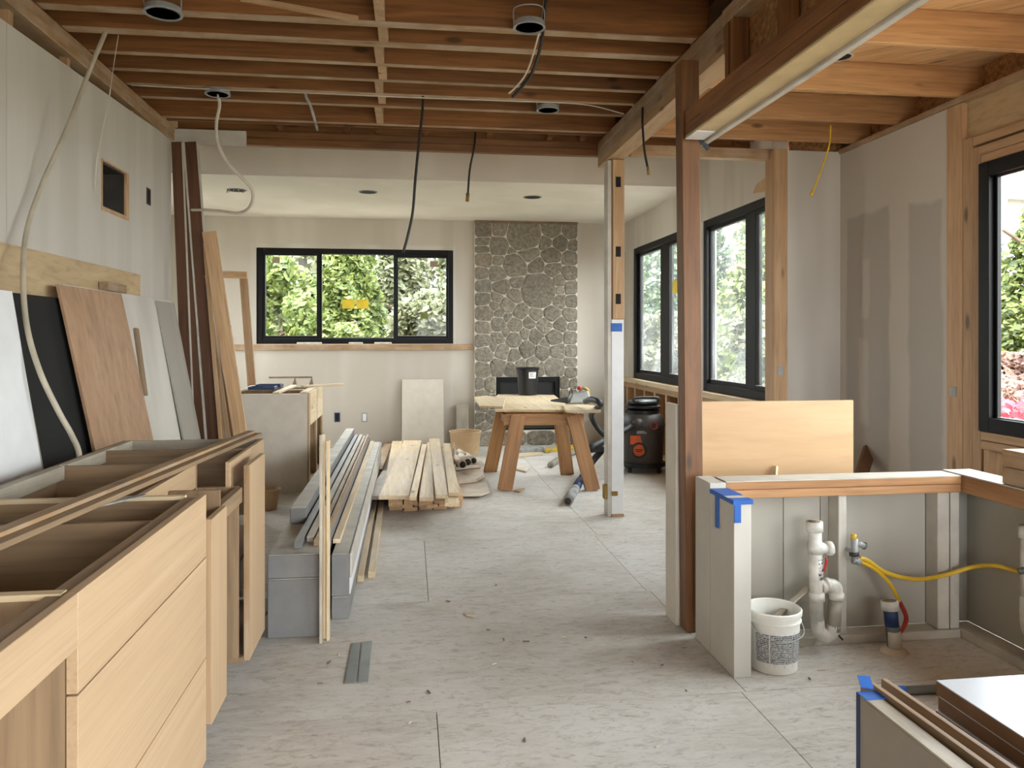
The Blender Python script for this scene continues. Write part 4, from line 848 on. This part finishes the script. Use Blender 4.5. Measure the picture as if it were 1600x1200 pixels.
# t points to the viewer's right when looking at the drum? keep both signs handled by 'side'
port = lathe('drain_ring', [(.062, 0), (.082, 0), (.082, .03), (.062, .03)], 'black_rubber', vc, facing(.245, -.075, .19), 26, True, True)
bd = lathe('orange_badge', [(0, .014), (.062, .014), (.062, .02), (0, .022)], 'orange', vc, facing(.245, -.075, .19), 26)
for k, (u, s) in enumerate(((-.012, .03), (.006, .038))): mesh('badge_lettering', bv(-s, s, u - .004, u + .004, .0225, .024), BF, 'black_sheet', bd, facing(.245, -.075, .19))
mesh('orange_plate', bv(-.09, .06, -.035, .055, 0, .008), BF, 'orange', vc, facing(.34, -.075, .203)); mesh('label_plate', bv(-.05, .05, -.014, .014, 0, .006), BF, 'rag', vc, facing(.43, -.05, .216))
lathe('red_latch', [(.028, 0), (.04, 0), (.04, .02), (.028, .02)], 'red', vc, facing(.50, .075, .215), 18, True, True)
tube('inlet_port', [Vector((vx, vy, .53)) + dirv * .16 + Vector((-.06, 0, 0)), Vector((vx, vy, .52)) + dirv * .27 + Vector((-.12, 0, 0))], .05, 'charcoal', vc, 14, 0)
lathe('base_dolly', [(.19, .06), (.235, .06), (.235, .10), (.19, .10)], 'black_plastic', vc, Mv, 26, True, True)
for a in (.6, 2.2, 3.7, 5.3):
    c = Vector((vx + .21 * math.cos(a), vy + .21 * math.sin(a), .035)); tube('caster', [c + Vector((-.015, 0, 0)), c + Vector((.015, 0, 0))], .035, 'black_rubber', vc, 14, 0); box('caster_fork', c.x - .02, c.x + .02, c.y - .015, c.y + .015, .055, .07, 'black_plastic', vc)
# ---- debris by the hearth
for i, (pts, z, m, lab) in enumerate((([(806, 703), (850, 700), (848, 697), (815, 697)], .05, 'rag', 'black and white rag lying before the hearth'), ([(862, 702), (898, 700), (896, 695), (868, 696)], .03, 'sticker_yellow', 'yellowish scrap lying before the hearth at right'),
     ([(800, 713), (848, 709), (846, 706), (803, 708)], .02, 'pine_x', 'thin pale wood strip on the floor before the hearth'), ([(805, 732), (822, 736), (827, 731), (812, 724)], .02, 'gypsum', 'broken pale chip on the floor under the trestle'), ([(802, 766), (812, 768), (820, 762), (806, 764)], .012, 'stud_x', 'curled wood shaving by the near trestle foot'), ([(852, 704), (860, 704), (860, 700), (852, 700)], .03, 'yellow', 'tiny yellow scrap between the rag and yellowish scrap'))):
    zb('floor_scrap', lab, pts, z, z - .002, m, 'scrap')
zb('floor_scrap', 'curled pale drywall flake on the open floor before the planks', [(724, 957), (733, 953), (745, 958), (742, 962), (730, 961)], .008, .007, 'gypsum', 'scrap')
rg = random.Random(11)
chips = [(603, 985), (763, 985), (787, 1000), (772, 1038), (670, 1082), (638, 1098), (880, 996), (915, 997), (822, 1003), (990, 1034), (1035, 1040), (1072, 1080), (1027, 1167), (500, 1069), (515, 1036), (530, 1023), (820, 1157), (1265, 1061), (1283, 1048), (700, 940), (775, 915), (640, 1130)]
words_ = ['sliver', 'fleck', 'splinter', 'crumb']; near = ['by the metal floor strips', 'on the open middle floor', 'near the half wall', 'near the front edge of the picture']
dbg = empty('floor_debris', (.2, 2.6, 0), 'scattered dark splinters and chips on the near floor', 'debris', kind='stuff')
for i, (x, y) in enumerate(chips):
    c = at(x, y, Z=0); a = rg.uniform(0, 3.1); L = rg.uniform(.005, .016); board('splinter', (c.x - L * math.cos(a), c.y - L * math.sin(a), .003), (c.x + L * math.cos(a), c.y + L * math.sin(a), .003), .005, .004, 'drywall_cut' if i % 3 else 'gypsum', dbg, bev=0)
fs = empty('floor_strips', (-.2, 3.3, 0), 'pair of grey metal strips set flat in the floor', 'metal strip')
for a in ([(538, 1067), (557, 1066), (563, 1004), (550, 1005)], [(559, 1066), (575, 1064), (581, 1002), (566, 1003)]):
    P = [at(x, y, Z=.003) for x, y in a]; prism('strip', [(q.x, q.y) for q in P], .0005, .004, 'steel_plate', fs)

# ================================================================== SINK CORNER PLUMBING
bp_ = at(1213.5, 1046, Z=0); wbk = empty('white_bucket', (bp_.x, bp_.y, 0), 'white mud bucket with printed label beside the taped column', 'bucket')
MW = T(bp_.x, bp_.y + .03, 0)
lathe('bucket_body', [(.092, 0), (.096, .004), (.109, .232), (.116, .234), (.117, .252), (.112, .256), (.106, .252), (.09, .012), (0, .012)], 'bucket_white', wbk, MW, 36)
lathe('mud_residue', [(0, .15), (.099, .15)], 'charcoal', wbk, MW, 24)
lathe('rim_rib', [(.107, .205), (.113, .205), (.114, .212), (.107, .212)], 'bucket_white', wbk, MW, 36, True, True)
lb = arc_label('paper_label', .0975, .1058, .03, .18, -3.2, .15, 'pail_label_white', wbk, MW)
for a0, a1 in ((-2.75, -2.2), (-2.15, -1.25), (-1.19, -.75), (-.68, -.2)): arc_label('label_print', .0988, .1052, .05, .17, a0, a1, 'print_dark', lb, MW, .0024)
tube('bail_handle', [(bp_.x - .114, bp_.y + .03, .215), (bp_.x - .09, bp_.y - .06, .17), (bp_.x, bp_.y - .095, .15), (bp_.x + .09, bp_.y - .06, .17), (bp_.x + .114, bp_.y + .03, .215)], .0022, 'galvanised', wbk, 6)
tag(board('stir_stick', (bp_.x - .06, bp_.y + .02, .16), at(1262, 918, Y=3.24), .03, .008, 'greyboard_x'), 'wooden stir stick propped out of the white bucket', 'stick')
PY = 3.20
pv = empty('drain_pipe', (1.8, PY, .05), 'white plastic drain pipe with trap against the half wall', 'pipe')
def pp(px, py, y=PY): return at(px, py, Y=y)
tube('standpipe', [pp(1273, 822), pp(1276, 972)], .029, 'pvc', pv, 18, 0)
tube('top_coupling', [pp(1272.5, 815), pp(1273, 830)], .036, 'pvc', pv, 18, 0); tube('top_bore', [pp(1272.5, 814.6), pp(1272.5, 816)], .026, 'drywall_cut', pv, 18, 0)
tube('tee_collar', [pp(1274, 848), pp(1274.5, 864)], .035, 'pvc', pv, 18, 0); tube('tee_branch', [pp(1276, 857), pp(1292, 857)], .025, 'pvc', pv, 16, 0); tube('cleanout_cap', [pp(1291, 857), pp(1299, 857)], .032, 'pvc', pv, 12, 0)
tube('printed_band', [pp(1275, 872), pp(1275.6, 905)], .0295, 'print_pvc', pv, 18, 0); tube('mid_coupling', [pp(1276, 925), pp(1276.3, 938)], .034, 'pvc', pv, 18, 0)
tube('trap_bend', [pp(1276.5, 968), pp(1279, 984), pp(1288, 993), pp(1298, 990), pp(1303, 976)], .030, 'pvc', pv, 16, 8)
tube('trap_riser', [pp(1302, 985), pp(1306, 932)], .030, 'pvc_grey', pv, 16, 0); tube('riser_collar', [pp(1306, 936), pp(1306.5, 926)], .035, 'pvc', pv, 16, 0)
tube('upper_bend', [pp(1306, 930), pp(1305, 918), pp(1297, 914), pp(1284, 917)], .029, 'pvc', pv, 16, 8); tube('branch_collar', [pp(1290, 916), pp(1297, 914)], .034, 'pvc', pv, 16, 0)
tube('red_tag', [pp(1291, 872, 3.17), pp(1291, 880, 3.17), pp(1287, 893, 3.17)], .006, 'red', pv, 8); tube('trap_wire', [pp(1312, 970, 3.25), pp(1308, 988, 3.24), pp(1317, 1000, 3.23)], .004, 'cable_black', pv, 6)
vy_ = 3.24
va = empty('water_valve', (2.0, vy_, .4), 'corroded grey shutoff valve on the half wall stud', 'valve')
def vp(px, py, y=vy_): return at(px, py, Y=y)
tube('valve_stem', [vp(1335, 842), vp(1336, 880)], .016, 'galvanised', va, 12, 0); tube('spout', [vp(1337, 848), vp(1351, 853)], .013, 'galvanised', va, 12, 0); tube('spout_lip', [vp(1350, 852.5), vp(1352, 853.5)], .017, 'steel_plate', va, 12, 0)
tube('nut', [vp(1334, 862), vp(1335, 868)], .022, 'charcoal', va, 6, 0); tube('nut', [vp(1333, 874), vp(1343, 878)], .018, 'galvanised', va, 6, 0); tube('yellow_cap', [vp(1334, 835), vp(1334.5, 842)], .012, 'yellow', va, 10, 0)
vpl = tube('mount', [vp(1331, 862), (1.99, 3.30, .43)], .012, 'galvanised', va, 10, 0)
tag(tube('supply_hose', [vp(1343, 872), vp(1356, 876), vp(1385, 895), vp(1430, 905), vp(1475, 899), vp(1520, 886, 3.2), vp(1555, 884, 3.08), vp(1592, 893, 2.985), vp(1606, 890, 2.945)], .010, 'yellow', None, 10, 8), 'long yellow supply hose looping right from the valve', 'hose')
rh = empty('red_yellow_hose', (2.1, 3.2, .1), 'short yellow hose turning red down to the floor drain', 'hose')
tube('yellow_length', [vp(1344, 878), vp(1362, 886), vp(1385, 905), vp(1398, 925), vp(1405, 940)], .0085, 'yellow', rh, 10, 8); tube('red_length', [vp(1405, 940), vp(1413, 955), vp(1416, 968), vp(1410, 983, 3.2), vp(1403, 990, 3.17)], .010, 'red', rh, 10, 8)
ds = at(1398, 1018, Z=0); dn = empty('floor_drain_stub', (ds.x, ds.y, 0), 'capless blue-grey drain stub rising from a hole in the floor', 'pipe')
lathe('mud_collar', [(.0, 0), (.06, 0), (.05, .012), (.03, .02), (.0, .02)], 'gypsum', dn, T(ds.x, ds.y, 0), 18)
top = Vector((ds.x - .01, ds.y + .02, .20)); tube('stub_pipe', [(ds.x, ds.y, .0), top], .029, 'steel_plate', dn, 18, 0); tube('blue_sleeve', [Vector((ds.x, ds.y, 0)).lerp(top, .55), top], .0298, 'navy', dn, 18, 0)
tube('white_collar', [Vector((ds.x, ds.y, 0)).lerp(top, .9), Vector((ds.x, ds.y, 0)).lerp(top, 1.1)], .038, 'pvc', dn, 18, 0); tube('bore', [Vector((ds.x, ds.y, 0)).lerp(top, 1.1), Vector((ds.x, ds.y, 0)).lerp(top, 1.104)], .03, 'drywall_cut', dn, 18, 0)
tube('plaster_smear', [Vector((ds.x - .002, ds.y - .003, .02)), Vector((ds.x - .004, ds.y, .09))], .0285, 'white_scuffed', dn, 14, 0)
rp = empty('edge_drain_pipe', (2.58, 3.05, 0), 'white drain pipe cut off by the right edge of the picture', 'pipe')
q = at(1606, 845, Y=2.945); tube('standpipe', [(q.x, 2.945, .30), (q.x, 2.945, .56)], .028, 'pvc', rp, 16, 0); tube('lower_bend', [(q.x, 2.945, .30), (q.x, 2.945, .2), (q.x + .01, 2.94, .15), (q.x + .03, 2.91, .14)], .03, 'pvc', rp, 16, 6)
tube('top_coupling', [(q.x, 2.945, .55), (q.x, 2.945, .60)], .035, 'pvc', rp, 16, 0); tube('shutoff', [at(1592, 893, Y=2.945), at(1612, 888, Y=2.93)], .014, 'steel_plate', rp, 10, 0); tube('tail', [(q.x + .03, 2.91, .14), (q.x + .045, 2.88, .14)], .028, 'pvc', rp, 14, 0)

# ================================================================== BOTTOM RIGHT BOARDS
sp_ = empty('standing_panels', (1.16, 1.4, 0), 'white panel and strips standing on edge with blue tape corner', 'panel')
box('face_panel', 1.121, 1.139, .5, 1.807, 0, .498, 'panel_shaded', sp_, .001); box('edge_strip', 1.121, 1.165, .5, 1.807, .4985, .504, 'greyboard_y', sp_, .001)
box('inner_board', 1.14, 1.165, .5, 1.80, 0, .497, 'mdf_edge', sp_)
board('raised_strip', (1.178, 1.875, .49), (1.212, .55, .49), .014, .05, 'carcass_x', sp_, bev=.001); board('raised_strip', (1.232, 1.868, .485), (1.27, .55, .485), .014, .045, 'carcass_x', sp_, bev=.001)
box('pale_board', 1.24, 1.30, .5, 1.86, .0, .455, 'greyboard_y', sp_, .001); box('web_board', 1.17, 1.235, .5, 1.84, .0, .44, 'carcass_y', sp_)
box('tape_strip', 1.119, 1.172, 1.765, 1.809, .5042, .506, 'blue_tape', sp_); box('tape_strip', 1.1185, 1.1205, 1.795, 1.809, .3, .504, 'navy', sp_); board('tape_curl', (1.15, 1.81, .512), (1.165, 1.85, .525), .03, .002, 'blue_tape', sp_, bev=0)
for i in range(3):
    dx = (0, .004, .001)[i]
    e = empty('panel_stack_board', (1.6, 1.4, .39 + .038 * i), ['lowest brown-edged white board of the bottom right stack', 'middle brown-edged white board of the bottom right stack', 'top brown-edged white board of the bottom right stack'][i], 'board', 'white boards stacked in the lower right corner')
    z = .386 + .0385 * i; box('core', 1.372 + dx, 2.3, .4, 1.855 - dx, z, z + .034, 'mdf_edge', e); box('white_face', 1.372 + dx, 2.3, .4, 1.855 - dx, z + .0342, z + .037, 'melamine', e)
cr_ = empty('support_crate', (1.7, 1.2, 0), 'brown crate under the white board stack', 'crate')
for a in ((1.40, 1.42, .45, 1.80), (2.2, 2.22, .45, 1.80)): box('side', *a, 0, .385, 'carcass_y', cr_)
for a in ((1.42, 2.2, .45, .47), (1.42, 2.2, 1.78, 1.80)): box('end', *a, 0, .385, 'carcass_x', cr_)
gp = at(1395, 1079, Z=.02); gpp = empty('grey_floor_pipe', (gp.x, gp.y, 0), 'blue-grey pipe lying on the floor behind the white boards', 'pipe')
tube('pipe_body', [(gp.x, gp.y, .018), (gp.x + .75, gp.y - .03, .018)], .017, 'steel_plate', gpp, 12, 0); tube('blue_wrap', [(gp.x + .0, gp.y, .018), (gp.x + .05, gp.y - .002, .018)], .0178, 'blue_tape', gpp, 12, 0)

# ================================================================== CEILING CANS AND CABLES
def can(px, py, Z, r, lab, hgt=.09):
    c = at(px, py, Z=Z); e = empty('light_can', (c.x, c.y, Z), lab, 'light housing', 'round metal light housings')
    lathe('rim', [(r * .9, 0), (r * 1.06, 0), (r * 1.06, .006), (r * .9, .006)], 'galvanised', e, T(c.x, c.y, Z), 26, True, True)
    lathe('housing', [(r, .004), (r, hgt), (0, hgt), (0, hgt - .004), (r * .93, hgt - .004), (r * .93, .004)], 'galvanised', e, T(c.x, c.y, Z), 26)
    tube('hanger_wire', [(c.x - r, c.y, Z + .01), (c.x - r * .9, c.y - .01, Z + .10), (c.x + r * .8, c.y - .01, Z + .11), (c.x + r, c.y, Z + .01)], .004, 'galvanised', e, 6)
    return c
can(255, 22, JZ - .034, .085, 'metal light can nearest the upper left corner of the joists', .03); c2 = can(340, 148, JZ - .034, .075, 'metal light can with a white cable hanging from it', .03)
can(827, 44, JZ - .034, .078, 'metal light can beside the hanging black and white wires', .03); can(856, 173, JZ - .034, .075, 'small metal light can near the built-up beam', .03)
c = at(1313, 88, Z=RZ + .178); e = empty('light_can', (c.x, c.y, RZ + .17), 'dark light hole in the diagonal sheathing on the right', 'light housing', 'round metal light housings'); lathe('rim', [(.06, 0), (.075, 0), (.075, .006), (.06, .006)], 'white_scuffed', e, T(c.x, c.y, RZ + .172), 24, True, True); lathe('opening', [(0, 0), (.06, 0), (.06, .003), (0, .003)], 'black_sheet', e, T(c.x, c.y, RZ + .174), 24)
for px, py, lab in ((370, 297, 'ragged recessed light hole at the left of white ceiling'), (575, 300, 'middle recessed light hole in the white ceiling'), (832, 308, 'recessed light hole in the white ceiling before the chimney')):
    c = at(px, py, Z=2.919); e = empty('recessed_light', (c.x, c.y, 2.91), lab, 'light hole', 'recessed light holes in the white ceiling')
    lathe('rim', [(.085, 0), (.10, 0), (.10, .005), (.085, .005)], 'galvanised', e, T(c.x, c.y, 2.915), 26, True, True); lathe('opening', [(0, 0), (.085, 0), (.085, .003), (0, .003)], 'black_sheet', e, T(c.x, c.y, 2.9165), 26)
    if px < 400:
        for k in range(5): a = 3.6 + k * .5; tube('torn_tab', [(c.x + .09 * math.cos(a), c.y + .09 * math.sin(a), 2.915), (c.x + .1 * math.cos(a), c.y + .1 * math.sin(a), 2.88)], .006, 'galvanised', e, 6, 0)
def ray(px, py, d_): a = (px - 800) / F; return Vector((d_ * (a * CT + ST), d_ * (-a * ST + CT), EYE + d_ * (HOR - py) / F))
tag(tube('conduit', [ray(165, 50, 4.04), ray(140, 110, 3.95), ray(105, 200, 3.8), ray(65, 290, 3.65), ray(42, 360, 3.5), ray(36, 430, 3.35), ray(42, 510, 3.25), ray(62, 580, 3.2), ray(90, 640, 3.22), ray(112, 680, 3.24), ray(124, 712, 3.29), (-1.402, 3.50, .75)], .0115, 'conduit', None, 10, 8), 'pale flexible conduit sagging from the joists past the leaning boards', 'conduit')
tag(tube('thin_wire', [ray(185, 55, 4.1), ray(178, 100, 4.3), ray(173, 135, 4.4), ray(158, 220, 4.42), ray(150, 270, 4.4), ray(157, 305, 4.42), ray(155, 318, 4.42)], .0022, 'cable_white', None, 6), 'thin white wire trailing down the left wall beside the niche', 'wire')
tag(tube('thin_wire', [ray(173, 135, 4.42), ray(170, 165, 4.45), ray(160, 200, 4.42), ray(152, 240, 4.4), ray(148, 300, 4.38)], .0022, 'cable_white', None, 6), 'second thin white wire looping beside the first near the niche', 'wire')
tag(tube('white_cable', [(c2.x, c2.y, JZ - .02), ray(343, 165, 5.2), ray(338, 195, 5.2), ray(341, 225, 5.2), ray(356, 255, 5.25), ray(378, 278, 5.3), ray(393, 295, 5.35), ray(395, 312, 5.4), ray(388, 326, 5.45), ray(372, 333, 5.5), ray(345, 330, 5.55), ray(316, 328, 5.6), ray(300, 328, 5.66)], .011, 'cable_white', None, 10, 8), 'looped white cable dropping from the light can to corner boards', 'cable')
def cable(lab, pts, r, m='cable_black', name='hanging_cable'): return tag(tube(name, [ray(*p) for p in pts], r, m, None, 8, 8), lab, 'cable')
cable('long black cable hanging in front of the wide window', [(661, 148, 5.12), (660, 175, 5.125), (655, 220, 5.125), (649, 280, 5.125), (645, 330, 5.125), (638, 365, 5.125), (630, 395, 5.125)], .009)
k2 = empty('hanging_cable', tuple(ray(730, 315, 5.9)), 'shorter black cable with a brass end right of the long one', 'cable')
tube('lead', [ray(743, 205, 6.12), ray(741, 230, 6.1), ray(734, 265, 6.1), ray(731, 305, 6.1)], .008, 'cable_black', k2, 8); tube('brass_end', [ray(731, 302, 6.1), ray(730, 315, 6.1)], .014, 'brass', k2, 8, 0)
cable('black wire curving down beside the metal light can', [(856, -25, 3.85), (851, 20, 3.95), (846, 65, 4.05), (833, 110, 4.1), (812, 140, 4.1), (800, 152, 4.1)], .009)
cable('white wire curling alongside the black wire near the light can', [(853, -25, 3.88), (848, 25, 3.98), (836, 75, 4.05), (822, 115, 4.1), (804, 138, 4.1), (795, 146, 4.1)], .005, 'cable_white')
k3 = empty('hanging_cable', tuple(ray(1013, 272, 5.0)), 'short dark cable hanging off the built-up beam', 'cable')
tube('lead', [ray(1004, 168, 5.02), ray(1004, 195, 5.0), ray(1007, 235, 5.0), ray(1012, 262, 5.0)], .008, 'cable_black', k3, 8); tube('stripped_end', [ray(1012, 260, 5.0), ray(1013.5, 273, 5.0)], .009, 'brass', k3, 8, 0)
yc = empty('yellow_cord', tuple(ray(1268, 305, 5.2)), 'yellow cord hanging from the right-hand joists', 'cord')
tube('lead', [ray(1298, 196, 5.25), ray(1296, 225, 5.25), ray(1286, 258, 5.25), ray(1270, 300, 5.25)], .006, 'yellow', yc, 8); tube('frayed_tip', [ray(1271, 297, 5.25), ray(1267, 306, 5.25)], .010, 'yellow', yc, 6, 0)
cable('grey twisted wire hanging from the joists left of the blocking', [(475, 130, 5.15), (478, 150, 5.15), (485, 165, 5.3), (491, 185, 5.5), (496, 203, 5.9)], .010, 'rag', 'twisted_wire')
tag(tube('joist_wire', [at(205, 133, Y=5.12), at(340, 140, Y=5.12), at(475, 145, Y=5.12), at(660, 153, Y=5.12), at(800, 158, Y=5.12), at(910, 163, Y=5.12), at(975, 178, Y=5.12)], .004, 'cable_white', None, 6), 'thin pale wire stapled across one dark joist', 'wire')

# ================================================================== OUTSIDE
tag(box('ground', -40, 40, -25, 60, -.6, -.35, 'lawn'), 'pale gravel yard around the house', 'ground', kind='structure')
def foliage(n_, shape, size, seed, elong=1.6):
    r = random.Random(seed); v, f = [], []
    while len(f) < n_:
        p = shape(r)
        if p is None: continue
        u = Vector((r.gauss(0, 1), r.gauss(0, 1), r.gauss(0, 1))).normalized(); w = u.orthogonal().normalized(); s = size * r.uniform(.5, 1.3)
        i = len(v); a = u * s * elong * .5; b = w * s * .5
        v += [tuple(p - a), tuple(p + b), tuple(p + a), tuple(p - b)]; f.append((i, i + 1, i + 2, i + 3))
    return v, f
def tree(name, label, x, y, h, rx, n_, size, mat, seed, cone=False, z0=.3, cat='tree', clump=True, group=None):
    e = empty(name, (x, y, -.35), label, cat, group)
    r0 = random.Random(seed + 99)
    cl_ = [(Vector((r0.uniform(-1, 1), r0.uniform(-1, 1), r0.uniform(0, 1))), r0.uniform(.16, .34)) for _ in range(46)]
    def shape(r):
        if cone:
            t = r.random() ** 1.3; a = r.uniform(0, 6.283); q = rx * (1 - t) ** .7 * (r.random() ** .35) * (1 + .22 * math.sin(a * 5 + t * 22))
            return Vector((x + q * math.cos(a), y + q * math.sin(a), z0 + t * (h - z0)))
        c, s = r.choice(cl_); d = Vector((r.gauss(0, 1), r.gauss(0, 1), r.gauss(0, 1))).normalized() * s * r.random() ** .4
        k = math.sin(math.pi * min(.97, max(.06, c.z))) ** .5
        return Vector((x + (c.x * k + d.x) * rx, y + (c.y * k + d.y) * rx, z0 + (c.z + d.z * .5) * (h - z0) * .9))
    v, f = foliage(n_, shape, size, seed); o = mesh('foliage', v, f, mat, e); o['kind'] = 'stuff'
    tube('trunk', [(x, y, -.36), (x + .05, y, h * .35), (x, y + .05, h * .75)], .09 if h > 3 else .03, 'bark', e, 7, 4)
    for k in range(5):
        a = r0.uniform(0, 6.28); z = h * r0.uniform(.3, .65); tube('branch', [(x, y, z), (x + rx * .4 * math.cos(a), y + rx * .4 * math.sin(a), z + .3), (x + rx * .75 * math.cos(a), y + rx * .75 * math.sin(a), z + .5)], .025, 'bark', e, 5, 3)
    return e
GB, GR = 'trees beyond the wide window', 'trees beyond the tall windows'
tree('leafy_tree', 'bright green leafy tree at the left of the wide window', -2.75, 14.6, 3.4, 1.2, 15000, .095, 'leaf_bright', 1, group=GB)
tree('leafy_tree', 'bright conifer in the middle of the wide window', -1.2, 15.6, 4.8, .85, 20000, .09, 'leaf_bright', 2, True, group=GB)
tree('leafy_tree', 'dull olive tree right of centre in the wide window', -.2, 17.6, 4.9, 1.0, 20000, .1, 'leaf_olive', 3, True, group=GB)
tree('leafy_tree', 'tall thin grey-green tree behind the left pane', -3.3, 19.2, 5.2, 1.5, 5000, .16, 'leaf_olive', 4, group=GB)
tree('leafy_tree', 'loose tree behind the right pane with sky around it', 1.6, 20.0, 5.6, 1.1, 6000, .12, 'leaf_olive', 5, group=GB)
tree('garden_shrub', 'low olive shrub at the bottom of the right pane', .55, 13.4, 2.25, .95, 16000, .085, 'leaf_olive', 6, cat='shrub', group=GB)
tree('garden_shrub', 'low yellow-green shrub at the bottom of the middle pane', -1.35, 13.2, 1.85, .75, 10000, .085, 'leaf_bright', 7, cat='shrub', group=GB)
spots = [(4.9, 19.6, 'cedar seen through the farthest tall pane'), (6.3, 17.0, 'cedar seen just left of the brown timber post'), (7.5, 14.5, 'cedar seen just right of the brown timber post'), (8.6, 12.0, 'broad cedar filling the nearer tall window')]
for i, (x, y, lab) in enumerate(spots): tree('cedar_tree', lab, x, y, 6.4, 1.5, 24000, .12, 'leaf_cedar' if i % 2 else 'leaf_bright', 20 + i, True, group=GR)
for i, (x, y, lab) in enumerate(((5.0, 15.4, 'pale dry shrub low behind the farthest tall pane'), (6.2, 12.2, 'pale dry shrub low behind the nearer tall window'))): tree('garden_shrub', lab, x, y, 2.0, .9, 12000, .09, 'leaf_olive', 30 + i, cat='shrub')
tree('cedar_tree', 'yellow-green cedar seen in the window at the right edge', 8.3, 9.0, 3.6, 1.0, 16000, .08, 'leaf_bright', 40, True); tree('cedar_tree', 'darker cedar behind in the window at the right edge', 11.2, 11.0, 4.2, 1.3, 14000, .11, 'leaf_cedar', 41, True)
tree('red_shrub', 'pinkish-red leafed shrub in the window at the right edge', 6.3, 7.0, 1.35, .75, 12000, .06, 'leaf_red', 42, cat='shrub')
tree('red_shrub', 'second pinkish shrub beyond the right edge window', 7.0, 5.2, 1.3, .7, 6000, .07, 'leaf_red', 43, cat='shrub')
fb_ = empty('flower_bed', (5.0, 5.6, -.35), 'bright red flowers low in the window at the right edge', 'flowers', kind='stuff')
v, f = foliage(2500, lambda r: Vector((r.uniform(4.6, 5.3), r.uniform(4.4, 6.6), r.uniform(.35, .88))), .06, 50); mesh('petals', v, f, 'petal', fb_)
v, f = foliage(1500, lambda r: Vector((r.uniform(4.6, 5.3), r.uniform(4.4, 6.6), r.uniform(-.3, .7))), .09, 51); mesh('leaves', v, f, 'leaf_cedar', fb_)
hs = empty('neighbour_house', (15, 15, -.35), 'grey-roofed neighbouring house beyond the right edge window', 'house')
box('wall', 11.5, 19, 13.5, 20, -.35, 4.15, 'house_wall', hs)
for s in (0, 1):
    y0, y1 = (13.0, 16.75) if s == 0 else (20.5, 16.75)
    v = [(11.0, y0, 4.0), (19.5, y0, 4.0), (19.5, y1, 6.2), (11.0, y1, 6.2), (11.0, y0, 4.14), (19.5, y0, 4.14), (19.5, y1, 6.36), (11.0, y1, 6.36)]
    o = mesh('roof_slope', v, BF, 'slate', hs)
    for k in range(12):
        t = k / 12; mesh('shingle_course', bv(11.0, 19.5, -.02, .32, 0, .025), BF, 'slate', o, T(0, y0 + (y1 - y0) * t, 4.145 + 2.22 * t) @ Matrix.Rotation(math.atan2(2.22, y1 - y0) if s == 0 else math.pi - math.atan2(2.22, y1 - y0), 4, 'X') if s == 0 else T(0, y0 + (y1 - y0) * t - .3, 4.145 + 2.22 * t + .17) @ Matrix.Rotation(-math.atan2(2.22, y0 - y1), 4, 'X'))
for y in (14.5, 17): w_ = box('window', 11.47, 11.5, y, y + 1.2, 1.2, 2.6, 'white_paint', hs); box('pane', 11.46, 11.47, y + .08, y + 1.12, 1.28, 2.52, 'steel_plate', w_)
